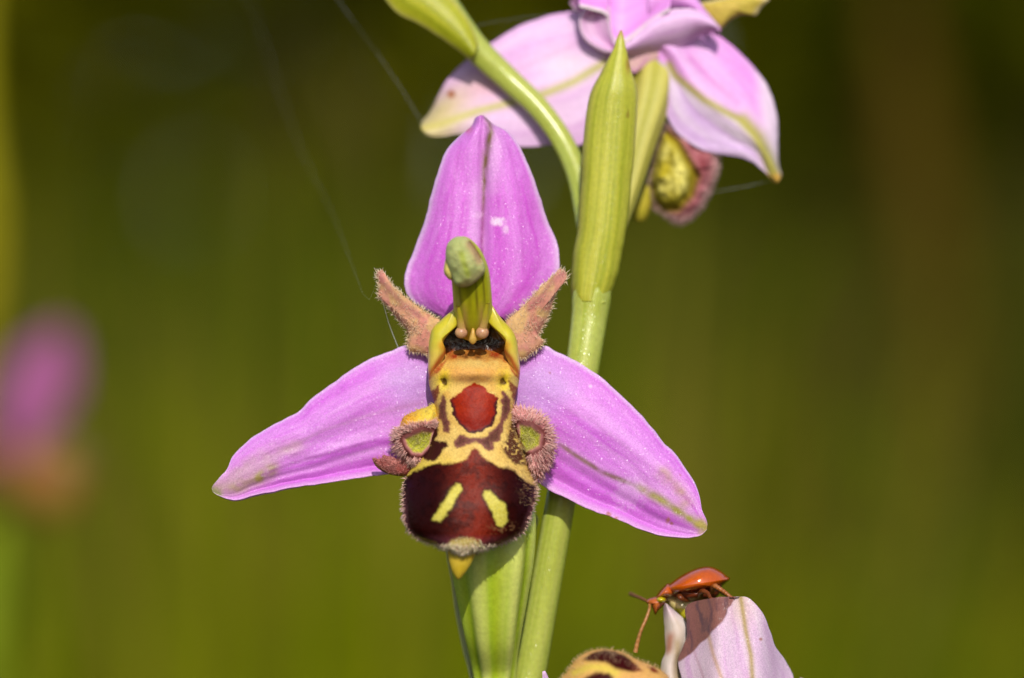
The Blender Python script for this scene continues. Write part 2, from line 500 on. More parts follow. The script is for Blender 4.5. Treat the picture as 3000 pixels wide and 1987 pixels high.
GS, GS2, GY = C(194, 198, 98), C(172, 182, 66), C(196, 196, 70)
def stem_col(T, TH):
    n = fbm(T * 60, TH * 3, 5, 3)
    c = mixc(GS2[None, None], GS[None, None], n)
    return mixc(c, C(150, 168, 44), .45 * ss(.45, .75, noise(TH * 5, T * 4, 8)))
base_py = 993.5 + 24 / S
stem, g_stem = tube("stem", [(1400, base_py + 300, .5, 75), (1395, base_py - 2500, .5, 66), (1400, 6000, .55, 58), (1430, 3500, .6, 50), (1480, 2400, .55, 47),
      (1550, 1987, .52, 46), (1636, 1500, .42, 44), (1682, 1230, .42, 46), (1709, 1050, .45, 50), (1727, 920, .5, 54), (1732, 868, .5, 58), (1738, 800, .52, 52),
      (1735, 720, .6, 42), (1715, 620, .72, 34), (1690, 510, .82, 32), (1645, 410, .9, 32), (1575, 315, .95, 33), (1485, 230, 1.0, 36), (1395, 145, 1.0, 40), (1330, 62, 1.0, 44),
      (1260, -50, 1.0, 42), (1190, -200, 1.0, 34), (1150, -380, 1.0, 24)], M_green, plant, stem_col, 420, 40, (5, .025, 0, 3),
      relief=lambda T, TH: 0)
# low leaves at the foot
for k in range(5):
    a = k * 1.256 + .4
    bx, by = ORIGIN[plant.name][0], ORIGIN[plant.name][1]
    ln = 6.5 + (k % 3)
    tt = np.linspace(0, 1, 24)[:, None]; uu = np.linspace(-1, 1, 9)[None]
    hw = .95 * np.sin(np.pi * np.clip(tt * .92 + .08, 0, 1)) ** .7
    d = tt * ln; wz = .2 + 2.3 * np.sin(tt * 2.6) * .9 + .25 * uu ** 2
    V = np.stack([bx + np.cos(a) * d - np.sin(a) * uu * hw, by + np.sin(a) * d + np.cos(a) * uu * hw, wz + 0 * uu * d], -1)
    nrm = grid_normals(V); W = V - nrm * .04
    n = 24 * 9
    F = np.vstack([grid_faces(24, 9), grid_faces(24, 9, n, True)])
    cc = mixc(C(96, 120, 30)[None, None], C(130, 150, 50)[None, None], fbm(uu * 8, tt * 2, k))
    mk("leaf", np.concatenate([V.reshape(-1, 3), W.reshape(-1, 3)]), F, M_bract, plant, np.concatenate([cc.reshape(-1, 3)] * 2))

def veined(T, U, a, b, n, seed, amp=.5, nscale=2):
    s = .72 * fbm(U * n, T * nscale, seed, 4) + .28 * fbm(U * n * 5 + 3, T * nscale * 1.6, seed + 5, 3)
    return mixc(a, b, np.clip(.5 + (s - .5) * 2.4 * amp * 2, 0, 1))

# bract with a pointed tip, standing beside the main flower
br_L = [(1682, 884), (1674, 862), (1674, 800), (1680, 735), (1690, 681), (1701, 550), (1709, 406), (1726, 285), (1759, 214), (1794, 148), (1808, 108), (1817, 88)]
br_R = [(1778, 884), (1790, 860), (1812, 800), (1823, 740), (1834, 681), (1843, 604), (1861, 417), (1867, 275), (1849, 203), (1832, 130), (1827, 105), (1822, 88)]
def bract_col(T, U, px, py):
    c = veined(T, U, C(172, 174, 40), C(198, 194, 66), 3, 3, .6)
    for u0 in (-.7, -.34, .05, .27, .63):
        w = .05 + .02 * noise(T * 6, u0 * 9, 4)
        c = mixc(c, C(128, 146, 14), .36 * np.exp(-((U - u0 - .06 * np.sin(T * 4 + u0 * 3)) / w) ** 2) * ss(.96, .72, T) * (.5 + .7 * noise(T * 9, u0 * 5, 8)))
    c = mixc(c, C(168, 120, 40), ss(.955, 1, T) * .8)
    c = mixc(c, C(160, 110, 36), .8 * np.exp(-((px - 1840) / 7) ** 2 - ((py - 190) / 25) ** 2))
    c = mixc(c, C(168, 158, 70), .55 * ss(.72, 1, -U))
    sp = ss(.80, .86, noise(px * .05, py * .05, 77)) * ss(.75, .85, noise(px * .012, py * .012, 41))
    return mixc(c, C(140, 110, 30), sp * .6)
sheet("bract", br_L, br_R, M_bract, plant, lambda T, U, px, py: .40 - .13 * np.sqrt(1 - .98 * U ** 2) * ss(1.02, .75, T) * (1 - .2 * T) + .12 - .0 * T
      - .0015 * np.cos(U * 11 + 2 * T) * ss(1, .7, T), bract_col, 200, 72, .03, 1.5, 2)
# small ring where the bract leaves the stem
tube("stem_node", [(1680, 878, .54, 7), (1705, 888, .435, 10), (1735, 889, .425, 10), (1765, 884, .435, 10), (1784, 874, .55, 7)], M_green, plant,
     lambda T, TH: np.broadcast_to(C(186, 192, 84), T.shape + (3,)), 40, 14)
# sheathing bract behind the main ovary
def pale_col(T, U, px, py):
    c = veined(T, U, C(150, 165, 55), C(176, 186, 84), 5, 9, .5)
    return mixc(c, C(206, 206, 150), ss(.6, .95, np.abs(U)))
sheet("bract", [(1430, 2420), (1396, 2080), (1381, 1987), (1353, 1880), (1334, 1785), (1321, 1690), (1308, 1617), (1312, 1540), (1370, 1440)],
      [(1515, 2420), (1512, 2080), (1516, 1987), (1528, 1850), (1546, 1720), (1562, 1620), (1568, 1560), (1560, 1500), (1400, 1440)],
      M_bract, plant, lambda T, U, px, py: .62 + .10 * (1 - U ** 2) - .05, pale_col, 140, 50, .03, 1.5, 5)
# bract of the bud above, clasping the upper stem on its left
def bud_bract_col(T, U, px, py):
    c = veined(T, U, C(150, 156, 20), C(186, 184, 40), 4, 12, .6)
    return mixc(c, C(200, 186, 110), .6 * ss(.75, 1, np.abs(U)))
sheet("bract", [(1380, 178), (1300, 118), (1220, 68), (1160, 36), (1100, -40), (1040, -150)], [(1402, 130), (1372, 60), (1320, -10), (1270, -70), (1190, -130), (1050, -165)],
      M_bract, plant, lambda T, U, px, py: .90 - .05 * (1 - U ** 2) + .03 * T, bud_bract_col, 90, 40, .03, 1, 6)
tube("bud", [(1330, 40, 1.08, 20), (1250, -80, 1.1, 60), (1170, -220, 1.1, 95), (1110, -360, 1.1, 90), (1080, -470, 1.1, 30), (1075, -490, 1.1, 4)], M_petal_soft, plant,
     lambda T, TH: mixc(C(150, 165, 60)[None, None], C(205, 150, 205)[None, None], ss(.3, .6, T + .1 * np.sin(3 * TH))), 60, 28, (3, .06, 0))

# ================= main flower
f1 = empty("flower", P(1390, 1100, .3), plant)
tag(f1, "open magenta flower with a bee-like brown and yellow lip")
MAG, LIL, PALE, WHT = C(206, 84, 204), C(220, 140, 222), C(226, 172, 224), C(228, 208, 232)
ov = lambda T, TH: mixc(mixc(C(176, 192, 46)[None, None], C(208, 214, 110)[None, None], .5 + .5 * np.cos(6 * TH + .6)), C(160, 190, 14), .5 * ss(.5, .8, noise(TH * 4, T * 3, 31)))
tube("ovary", [(1497, 2340, .5, 40), (1470, 2200, .42, 46), (1452, 2050, .40, 52), (1448, 1950, .38, 62), (1444, 1850, .26, 80), (1442, 1740, .20, 100), (1441, 1620, .17, 118),
               (1440, 1480, .20, 120), (1425, 1340, .34, 105), (1405, 1220, .42, 80), (1395, 1120, .42, 66)], M_green, f1, ov, 160, 72, (6, .075, .6, .5), .85)

def midline(px, py, pts, w):
    return np.exp(-(seg_d(px, py, pts) / w) ** 2)

def dorsal_col(T, U, px, py):
    c = veined(T, U, MAG, LIL, 5, 21, .5, 2.5)
    c = mixc(c, C(196, 66, 196), .45 * ss(.5, .15, T) * ss(.9, .3, np.abs(U)))
    c = mixc(c, LIL, .55 * ss(.55, .9, T))
    c = mixc(c, PALE, .5 * midline(px, py, [(1450, 370), (1432, 480), (1400, 560), (1396, 700)], 22))
    c = mixc(c, PALE, .35 * midline(px, py, [(1460, 420), (1448, 500), (1440, 560)], 20))
    for q in ([(1350, 420), (1325, 560), (1310, 800)], [(1490, 420), (1520, 560), (1535, 800)]):
        c = mixc(c, C(176, 60, 170), .30 * midline(px, py, q, 6))
    mv = [(1430, 350), (1437, 389), (1425, 450), (1421, 490), (1415, 612), (1412, 720), (1412, 900)]
    c = mixc(c, mixc(C(150, 62, 130) + 0 * c, C(118, 92, 40), ss(660, 540, py)), 1.1 * midline(px, py, mv, 6 + 5 * ss(560, 440, py)) * np.clip(.6 + .5 * noise(px * .09, py * .06, 3), 0, .9))
    c = mixc(c, WHT, .6 * ss(.88, .99, np.abs(U)))
    c = mixc(c, C(205, 90, 110), .8 * np.exp(-((px - 1372) / 12) ** 2 - ((py - 378) / 12) ** 2))
    d = np.hypot((px - 1458) / 1.1, py - 648) + 14 * (noise(px * .12, py * .12, 5) - .5)
    c = mixc(c, C(250, 222, 245), .9 * ss(22, 9, d) + .5 * ss(12, 5, np.hypot(px - 1482, (py - 672) * .7)))
    c = mixc(c, C(232, 180, 226), .6 * ss(16, 6, np.hypot(px - 1402, py - 630)))
    c = mixc(c, C(222, 150, 222), .22 * ss(.62, .85, noise(px * .13, py * .05, 14)))
    return c
sheet("dorsal_sepal", [(1330, 985), (1292, 934), (1229, 898), (1196, 867), (1185, 822), (1194, 778), (1221, 715), (1247, 635), (1265, 563), (1287, 487), (1305, 443), (1341, 403), (1377, 371), (1393, 345), (1408, 338)],
      [(1450, 985), (1479, 943), (1560, 900), (1620, 845), (1638, 790), (1638, 746), (1627, 702), (1604, 644), (1582, 577), (1560, 510), (1533, 447), (1511, 412), (1484, 382), (1448, 364), (1416, 338)],
      M_petal, f1, lambda T, U, px, py: .24 + .10 * U ** 2 + .05 * T + .03 * np.exp(-((px - 1416) / 14) ** 2) * ss(.1, .4, T) - .03 * (fbm(T * 3, U * 2, 2) - .5)
      - .02 * np.sin(px * .03) * ss(1, .6, T), dorsal_col, 220, 120, .03, 3.0, 3)

def lateral_col(vein, greenpts, upper_sign, basept, seed, spots):
    def f(T, U, px, py):
        c = veined(T, U, C(198, 96, 206), C(214, 140, 218), 5, seed, .6, 2.2)
        bd = np.hypot(px - basept[0], py - basept[1])
        c = mixc(c, C(186, 140, 206), .75 * ss(210, 60, bd + 60 * (noise(px * .02, py * .02, seed) - .5)))
        c = mixc(c, C(202, 86, 206), .5 * ss(.45, .75, U * upper_sign * -1) * ss(.95, .7, T))        # saturated lower band
        c = mixc(c, C(206, 96, 210), .35 * ss(.45, .85, U * upper_sign) * ss(.95, .5, T))
        vm = midline(px, py, vein, 6)
        c = mixc(c, C(172, 110, 160), .55 * vm)
        c = mixc(c, C(196, 136, 196), .35 * midline(px, py, vein, 26))
        for q in greenpts:
            m = midline(px, py, q[0], q[1]) * (.45 + .9 * noise(px * .05, py * .05, seed + 2))
            c = mixc(c, q[2], np.clip(m * q[3], 0, 1))
        c = mixc(c, WHT, .5 * ss(.90, 1.0, U * upper_sign))
        c = mixc(c, C(222, 176, 218), .6 * ss(.82, .95, -U * upper_sign))
        for (sx, sy, sr, sc, sa) in spots:
            c = mixc(c, sc, sa * ss(sr, sr * .4, np.hypot(px - sx, py - sy) + sr * .6 * (noise(px * .15, py * .15, 6) - .5)))
        return c
    return f
lat_l = lateral_col([(1240, 1180), (1086, 1215), (950, 1260), (830, 1320), (740, 1370), (640, 1432)],
                    [([(625, 1432), (690, 1424), (760, 1400), (800, 1372)], 22, C(150, 132, 66), 1.0), ([(650, 1418), (720, 1370), (800, 1325), (870, 1310)], 26, C(190, 140, 170), .8),
                     ([(770, 1392), (850, 1358), (960, 1330), (1100, 1290)], 6, C(150, 66, 150), .7), ([(618, 1435), (640, 1447)], 12, C(120, 130, 50), .9)],
                    -1, (1262, 1090), 51, [])
def roll(T, U, px, py, sgn, y0, y1, seed, k=.10):
    e = U * sgn      # +1 at the lower edge
    fade = ss(1.0, .74, T)
    return y0 + (y1 - y0) * T + fade * (.06 * U ** 2 - k * ss(.78, 1.0, e) - .035 * (fbm(T * 3, U * 1.5, seed) - .5)
           + .009 * np.exp(-((e - .42 - .2 * T) / .09) ** 2) * ss(.05, .3, T) + .003 * np.sin(U * 7 + T * 3))
sheet("lateral_sepal", [(1330, 1080), (1254, 1032), (1193, 1011), (1147, 1027), (1093, 1046), (1040, 1076), (986, 1115), (913, 1168), (879, 1203), (833, 1229), (780, 1256), (734, 1287), (699, 1317), (680, 1340), (665, 1375), (642, 1401), (625, 1422), (620, 1432)],
      [(1340, 1200), (1320, 1300), (1270, 1370), (1185, 1392), (1143, 1390), (1086, 1396), (1009, 1407), (933, 1419), (887, 1424), (810, 1438), (749, 1451), (695, 1465), (665, 1461), (638, 1451), (622, 1440)],
      M_petal, f1, lambda T, U, px, py: roll(T, U, px, py, 1, .21, .12, 7, .07), lat_l, 220, 120, .03, 3.0, 4)
lat_r = lateral_col([(1600, 1290), (1642, 1303), (1700, 1343), (1762, 1383), (1816, 1405), (1874, 1428), (1941, 1468), (2008, 1512), (2066, 1544)],
                    [([(1642, 1303), (1700, 1343), (1762, 1383), (1816, 1405), (1874, 1428)], 7, C(134, 92, 96), 1.0), ([(1874, 1428), (1941, 1468), (2008, 1512), (2066, 1548)], 14, C(150, 136, 62), 1.0),
                     ([(1940, 1385), (1985, 1425), (2010, 1470)], 22, C(176, 140, 100), .6), ([(1650, 1195), (1740, 1240), (1850, 1320), (1940, 1390)], 7, C(178, 104, 178), .45),
                     ([(2045, 1530), (2072, 1546), (2060, 1562)], 14, C(170, 150, 70), .9)],
                    -1, (1535, 1090), 61, [(1956, 1524, 10, C(176, 110, 80), .85), (1968, 1534, 7, C(166, 100, 70), .8), (1612, 1093, 5, C(150, 70, 90), .9), (1783, 1509, 12, C(170, 92, 74), .8), (1805, 1519, 9, C(170, 92, 74), .8),
                                           (1730, 1132, 9, C(236, 200, 230), .7), (1842, 1448, 60, C(232, 196, 232), .3), (1993, 1392, 5, C(180, 110, 130), .8)])
sheet("lateral_sepal", [(1450, 1080), (1526, 1053), (1593, 1015), (1629, 1030), (1664, 1046), (1713, 1071), (1754, 1102), (1798, 1137), (1834, 1173), (1874, 1213), (1914, 1258), (1945, 1298), (1986, 1338), (2012, 1379), (2035, 1414), (2048, 1450), (2057, 1495), (2068, 1521), (2072, 1538)],
      [(1440, 1200), (1470, 1310), (1520, 1385), (1571, 1414), (1597, 1428), (1637, 1450), (1682, 1472), (1727, 1492), (1776, 1510), (1807, 1521), (1852, 1541), (1905, 1562), (1963, 1573), (2021, 1575), (2053, 1568), (2071, 1550)],
      M_petal, f1, lambda T, U, px, py: roll(T, U, px, py, 1, .21, .10, 8, .07), lat_r, 220, 120, .03, 3.0, 9)

# hairy horn-like petals
def horn_col(px, py, R, tipx, tipy, ax):
    n = fbm(px * .05, py * .05, 91, 3)
    c = mixc(C(222, 168, 124), C(218, 152, 140), n)
    c = mixc(c, C(206, 128, 120), .6 * ss(.45, .65, fbm(px * .03, py * .03, 19, 3)))
    c = mixc(c, C(222, 190, 116), .6 * ss(.45, .65, fbm(px * .025 + 5, py * .025, 29, 2)))
    m = midline(px, py, ax, 11)
    return mixc(c, C(160, 96, 98), .7 * m)
hornL = [(1100, 800), (1106, 791), (1117, 790), (1124, 803), (1146, 834), (1184, 868), (1226, 899), (1268, 926), (1305, 945), (1330, 1000), (1290, 1045), (1253, 1040), (1226, 1033), (1198, 1029), (1194, 1005), (1196, 983), (1184, 956), (1157, 926), (1123, 887), (1104, 864), (1106, 835)]
hornR = [(1640, 788), (1655, 788), (1664, 800), (1663, 818), (1638, 841), (1626, 870), (1620, 890), (1610, 925), (1594, 952), (1578, 985), (1593, 998), (1588, 1012), (1560, 1035), (1525, 1052), (1480, 1045), (1450, 1000), (1480, 943), (1517, 910), (1559, 872), (1590, 834), (1622, 808)]
for out_, ax, cen in ((hornL, [(1108, 800), (1125, 830), (1165, 875), (1225, 925)], (1225, 965)), (hornR, [(1650, 798), (1615, 828), (1585, 870), (1550, 905)], (1545, 960))):
    out_ = [(cen[0] + (a - cen[0]) * .965, cen[1] + (b - cen[1]) * .985) for a, b in out_]
    po, pg = pillow("petal", out_, M_fuzz, f1, lambda px, py: .19 - .10 * ss(1000, 800, py), .06, .05, lambda px, py, R: horn_col(px, py, R, 0, 0, ax), 30, 130, cen)
    bb, nn, cc = pick(pg, pg['R'] > .05, 700)
    hairs("petal_down", bb, nn + rng.normal(size=nn.shape) * .9 + np.array([0, 0, -.25]), rng.uniform(.4, 1, len(bb)) ** 2 * .024, .0015, mixc(cc, C(240, 196, 160), np.full(len(bb), .4)), M_hair, f1, tipc=np.broadcast_to(C(252, 232, 196), cc.shape))
    rim = pg['R'] > .93
    bb, nn, cc = pick(pg, rim, 520)
    cw = P(*cen, .1)
    dd = bb - cw; dd[:, 1] *= .2; dd /= np.linalg.norm(dd, axis=1, keepdims=True)
    hairs("petal_down", bb, dd + rng.normal(size=dd.shape) * .6, rng.uniform(.015, .038, len(bb)), .0018, mixc(cc, C(240, 200, 150), np.full(len(bb), .5)), M_hair, f1, tipc=np.broadcast_to(C(252, 236, 206), cc.shape))

# ----- lip
LIPL = [(1318, 1008), (1275, 1016), (1259, 1045), (1255, 1090), (1257, 1128), (1268, 1167), (1278, 1205), (1273, 1240), (1256, 1280), (1246, 1322), (1218, 1357), (1194, 1388), (1183, 1418), (1181, 1460), (1182, 1505), (1189, 1538), (1206, 1562), (1236, 1582), (1274, 1596), (1312, 1608), (1345, 1618)]
LIPR = [(1455, 1008), (1499, 1016), (1516, 1045), (1523, 1090), (1519, 1128), (1511, 1167), (1503, 1205), (1507, 1240), (1520, 1280), (1533, 1322), (1549, 1368), (1563, 1400), (1571, 1430), (1567, 1465), (1556, 1505), (1543, 1538), (1528, 1560), (1492, 1582), (1446, 1598), (1402, 1611), (1362, 1620)]
shield = [(1391, 1123), (1378, 1127), (1364, 1136), (1345, 1151), (1318, 1167), (1322, 1193), (1330, 1220), (1348, 1249), (1372, 1268), (1390, 1275), (1410, 1267), (1444, 1243), (1455, 1207), (1461, 1169), (1452, 1160), (1429, 1147), (1406, 1125)]
stripeL = c2([(645, 30), (625, 110), (622, 180), (648, 220), (660, 290), (690, 308), (698, 275), (672, 200), (658, 130), (668, 60)])
stripeX = c2([(1110, 0), (1102, 60), (1108, 150), (1085, 240), (1030, 300), (960, 355), (900, 360), (840, 355), (780, 333), (745, 350), (742, 410), (770, 422), (830, 392), (900, 375), (940, 380), (970, 415), (1000, 442), (1032, 430), (1025, 390), (1080, 360), (1092, 290), (1115, 220), (1152, 150), (1162, 60), (1130, 15)])
sideL = c2([(605, 228), (560, 258), (528, 320), (528, 385), (565, 405), (500, 468), (508, 505), (560, 520), (605, 500), (640, 445), (685, 412), (665, 380), (605, 374), (585, 368), (605, 320)])
sideR = c2([(1190, 180), (1160, 240), (1150, 310), (1110, 400), (1098, 445), (1150, 510), (1200, 552), (1285, 565), (1262, 480), (1242, 400), (1215, 330), (1202, 260)])
smL = c1([(485, 1255), (430, 1300), (420, 1330), (440, 1380), (460, 1360), (482, 1310)])
smR = c1([(1025, 1225), (1035, 1290), (1068, 1365), (1085, 1340), (1088, 1285)])
abdomen = c2([(880, 425), (850, 470), (820, 510), (770, 540), (700, 548), (620, 545), (540, 556), (440, 600), (372, 640), (320, 700), (300, 1000), (400, 1090), (600, 1150), (880, 1250), (1300, 1150), (1420, 900), (1380, 745), (1300, 690), (1230, 645), (1200, 605), (1150, 578), (1060, 562), (990, 522), (930, 470), (902, 428)])
barL = c2([(750, 698), (700, 750), (660, 830), (600, 915), (568, 950), (575, 988), (622, 985), (685, 915), (742, 830), (795, 740), (782, 704)])
barR = c2([(972, 745), (957, 785), (985, 850), (1030, 930), (1058, 1008), (1092, 1028), (1132, 992), (1146, 920), (1120, 860), (1062, 815), (1010, 755)])
creamy = c2([(665, 1180), (720, 1130), (790, 1112), (870, 1118), (935, 1140), (955, 1190), (860, 1270), (740, 1260)])
redL = c1([(505, 930), (540, 1000), (545, 1040), (500, 1080), (430, 1140), (403, 1180), (400, 1215), (440, 1190), (500, 1130), (545, 1060), (620, 1045), (640, 1010), (560, 960)])
redR = c1([(880, 990), (960, 1000), (1000, 1020), (1035, 1080), (1070, 1140), (1105, 1180), (1100, 1220), (1050, 1160), (1010, 1090), (960, 1050), (870, 1020)])

def lip_col(px, py):
    wx = 7 * (noise(px * .08, py * .08, 61) - .5) + 3.5 * (noise(px * .25, py * .25, 62) - .5)
    wy = 7 * (noise(px * .08, py * .08, 63) - .5) + 3.5 * (noise(px * .25, py * .25, 64) - .5)
    X, Y = px + wx, py + wy
    fine = noise(px * .35, py * .35, 65)
    c = mixc(C(210, 166, 82), C(226, 194, 112), fbm(px * .03, py * .03, 71, 3))
    c = mixc(c, C(206, 190, 40), .7 * ss(1300, 1400, Y) * ss(1400, 1250, X))
    # basal band: orange brown bulge and bright yellow corners
    c = mixc(c, C(214, 150, 78), .8 * np.exp(-((Y - 1095) / 22) ** 2) * ss(1265, 1300, X) * ss(1510, 1480, X))
    c = mixc(c, C(176, 96, 34), .7 * ss(1064, 1048, Y + 8 * (noise(px * .05, py * .05, 9) - .5)) * ss(1290, 1315, X) * ss(1492, 1465, X))
    c = mixc(c, C(44, 24, 10), .95 * ss(1050, 1036, Y + 18 * (noise(px * .06, py * .06, 19) - .5)) * ss(1306, 1335, X) * ss(1474, 1450, X))
    c = mixc(c, C(206, 118, 44), .55 * np.exp(-((Y - 1030) / 14) ** 2) * ss(1280, 1310, X) * ss(1500, 1460, X))
    for ex in (1298, 1476):
        c = mixc(c, C(222, 196, 20), .85 * np.exp(-((X - ex) / 20) ** 2 - ((Y - 1112) / 34) ** 2))
        c = mixc(c, C(70, 40, 14), .95 * ss(1.25, .7, np.hypot((X - ex - (3 if ex < 1390 else -3)) / 9, (Y - 1118) / 14)))
    c = mixc(c, C(150, 88, 62), .6 * np.exp(-((Y - 1112 - .0007 * (X - 1390) ** 2) / 11) ** 2) * ss(1330, 1360, X) * ss(1450, 1420, X))
    for q in (redL, redR):
        c = mixc(c, C(158, 56, 22), .9 * ss(-2, 4, sdf(X, Y, q)))
    for q in (smL, smR):
        c = mixc(c, C(120, 50, 34), .95 * ss(-7, 1, sdf(X, Y, q)))
    c = mixc(c, C(206, 148, 66), .5 * ss(.5, .75, fbm(px * .045 + 7, py * .045, 101, 3)) * ss(1330, 1180, Y))
    c = mixc(c, C(196, 160, 96), .3 * ss(.6, .9, noise(px * .3, py * .3, 103)))
    # shield: red with a dark lower border
    d = sdf(X, Y, shield)
    red = mixc(C(128, 20, 3), C(160, 42, 8), fbm(px * .05, py * .05, 72, 3))
    red = mixc(red, C(112, 16, 10), ss(1180, 1265, py)[...] * .6)
    edge = ss(13, 4, d) * ss(1150, 1185, Y)
    c = mixc(c, mixc(red, C(62, 18, 24), edge), ss(-2, 2.5, d))
    for q, k in ((stripeL, C(104, 50, 52)), (stripeX, C(112, 56, 60))):
        d = sdf(X, Y, q)
        c = mixc(c, mixc(k + 0 * c, C(84, 36, 42), ss(2, 8, d)), ss(-7, 1, d) * (.88 + .12 * fine))
    c = mixc(c, C(58, 22, 18), ss(-6, 2, sdf(X, Y, sideL)))
    m = ss(-6, 8, sdf(X, Y, sideR)) * ss(.28, .5, noise(px * .16, py * .16, 81) + .25 * ss(0, 20, sdf(X, Y, sideR)))
    c = mixc(c, C(92, 52, 36), m)
    # abdomen
    d = sdf(X, Y, abdomen)
    cen = np.exp(-((px - 1390 - .05 * (py - 1450)) / 62) ** 2)
    ab = mixc(C(38, 5, 4) + 0 * c, C(122, 30, 9), cen * .9)
    ab = mixc(ab, C(126, 46, 26), .45 * ss(.55, .8, fine) * cen)
    ab = mixc(ab, C(24, 3, 3), .5 * ss(.5, .75, fbm(px * .05, py * .05, 121, 3)))
    ab = mixc(ab, C(150, 110, 70), .8 * ss(.62, .8, noise(px * .17, py * .17, 83)) * np.clip(ss(1500, 1560, px) * ss(1490, 1380, py) + .7 * np.exp(-((px - 1480) / 40) ** 2 - ((py - 1550) / 18) ** 2), 0, 1))
    c = mixc(c, C(170, 130, 90), .7 * ss(-16, 0, d) * ss(1470, 1500, px) * ss(.35, .6, fine))
    c = mixc(c, ab, ss(-6, 5, d))
    for q in (barL, barR):
        d = sdf(X, Y, q)
        c = mixc(c, C(40, 12, 8), .6 * ss(-12, -3, d) * (py > 1400))
        c = mixc(c, mixc(C(190, 172, 56), C(208, 196, 96), fine), ss(-5, 5, d))
    d = sdf(X, Y, creamy)
    c = mixc(c, C(206, 184, 104), ss(-6, 10, d) * .8)
    # purplish pink margin near the lower rim
    return c

nt, nu = 420, 230
Ls, Rs = spline(LIPL, nt), spline(LIPR, nt)
tt = np.linspace(0, 1, nt)[:, None]
th = np.linspace(-1, 1, nu)[None] * math.radians(118)
cx = (Ls[:, :1] + Rs[:, :1]) / 2; hw = np.maximum((Rs[:, :1] - Ls[:, :1]) / 2, 2); cyy = Ls[:, 1:2] * .5 + Rs[:, 1:2] * .5
tilt = (Rs[:, 1:2] - Ls[:, 1:2]) / 2
px = cx + hw * np.sin(th); py = cyy + tilt * np.sin(th)
yk = [1000, 1030, 1060, 1095, 1125, 1160, 1220, 1300, 1360, 1420, 1480, 1530, 1570, 1600, 1612, 1625]
fk = [.15, .09, -.05, -.13, -.11, -.14, -.17, -.19, -.225, -.28, -.325, -.345, -.355, -.355, -.34, -.30]
bk = [.05, .08, .12, .16, .17, .18, .20, .22, .26, .32, .33, .32, .28, .20, .12, .05]
ksm = np.linspace(1000, 1625, 300)
fs = np.interp(ksm, yk, fk); bs_ = np.interp(ksm, yk, bk)
ker = np.hanning(25); ker /= ker.sum()
fs = np.convolve(np.pad(fs, 12, 'edge'), ker, 'valid'); bs_ = np.convolve(np.pad(bs_, 12, 'edge'), ker, 'valid')
front = np.interp(py, ksm, fs); bulge = np.interp(py, ksm, bs_)
y = front + bulge * (1 - np.sign(np.cos(th)) * np.abs(np.cos(th)) ** .85)
y = y - .035 * (np.exp(-((px - 1285) / 55) ** 2) + np.exp(-((px - 1490) / 55) ** 2)) * np.exp(-((py - 1455) / 70) ** 2) * np.clip(np.cos(th), 0, 1)
y = y + .022 * sum(np.exp(-((px - e) / 11) ** 2 - ((py - 1118) / 15) ** 2) for e in (1300, 1474))
y = y - .03 * np.exp(-((py - 1085) / 26) ** 2) * np.exp(-((px - 1389) / 75) ** 2)
y = y + .004 * ss(-8, 16, sdf(px, py, shield)) - .006 * (fbm(px * .03, py * .03, 5, 3) - .5)
LV = P(px, py, y)
LN = grid_normals(LV)
if (LN[:, nu // 2, 1]).mean() > 0: LN = -LN
lc = lip_col(px, py)
rimf = ss(.90, 1.0, np.abs(np.sin(th)) * np.ones_like(tt)) * ss(1420, 1500, py) + ss(1560, 1610, py)
lc = mixc(lc, C(150, 84, 100), np.clip(rimf, 0, 1) * .55 * (1 - ss(-5, 8, sdf(px, py, creamy))))
BV = LV - LN * .02
n = nt * nu
F = np.vstack([grid_faces(nt, nu), grid_faces(nt, nu, n, True)])
mk("lip", np.concatenate([LV.reshape(-1, 3), BV.reshape(-1, 3)]), F, M_lip, f1, np.concatenate([lc.reshape(-1, 3)] * 2))
lipg = dict(V=LV, N=LN, col=lc)
# fringe of hairs round the lower edge, and velvet pile
thm = np.abs(np.degrees(th)) * np.ones_like(tt); pyb = py
edge = ((thm > 74) & (thm < 112) & (pyb > 1385)) | ((pyb > 1592) & (thm < 112))
bb, nn, cc = pick(lipg, edge, 2000)
cw = P(1376, 1440, -.1)
dd = (bb - cw); dd[:, 1] = 0; dd /= np.linalg.norm(dd, axis=1, keepdims=True)
low = ss(1560, 1600, 993.5 - (bb[:, 2] - ZC) / S)
hc = mixc(np.broadcast_to(C(238, 172, 158), cc.shape), np.broadcast_to(C(236, 218, 170), cc.shape), np.clip(low * rng.uniform(.3, 1.3, len(bb)), 0, 1))
hairs("lip_fringe", bb, dd * 1.0 + nn * .35 + np.array([0, -.35, -.15]) + rng.normal(size=dd.shape) * .28, rng.uniform(.3, 1, len(bb)) ** 2 * .034, .0017, hc, M_hair, f1, tipc=mixc(hc, C(250, 234, 220), np.full(len(bb), .7)))
cm = (sdf(px, py, creamy) > -4)
bb, nn, cc = pick(lipg, cm, 420)
hairs("lip_fringe", bb, nn + np.array([0, 0, -.7]) + rng.normal(size=nn.shape) * .3, rng.uniform(.010, .028, len(bb)), .002, np.broadcast_to(C(226, 206, 134), cc.shape), M_hair, f1, tipc=np.broadcast_to(C(248, 242, 206), cc.shape))
vel = (sdf(px, py, abdomen) > 0) & (thm < 100) & (sdf(px, py, barL) < 0) & (sdf(px, py, barR) < 0)
bb, nn, cc = pick(lipg, vel, 1800)
hairs("lip_pile", bb, nn + np.array([0, 0, -.9]) + rng.normal(size=nn.shape) * .35, rng.uniform(.008, .016, len(bb)), .001, cc, M_pile, f1, tipc=mixc(cc, C(90, 24, 12), np.full(len(bb), .2)))
sp = (sdf(px, py, sideR) > -10) | ((px > 1520) & (py > 1370) & (py < 1480) & (thm < 90))
bb, nn, cc = pick(lipg, sp, 700)
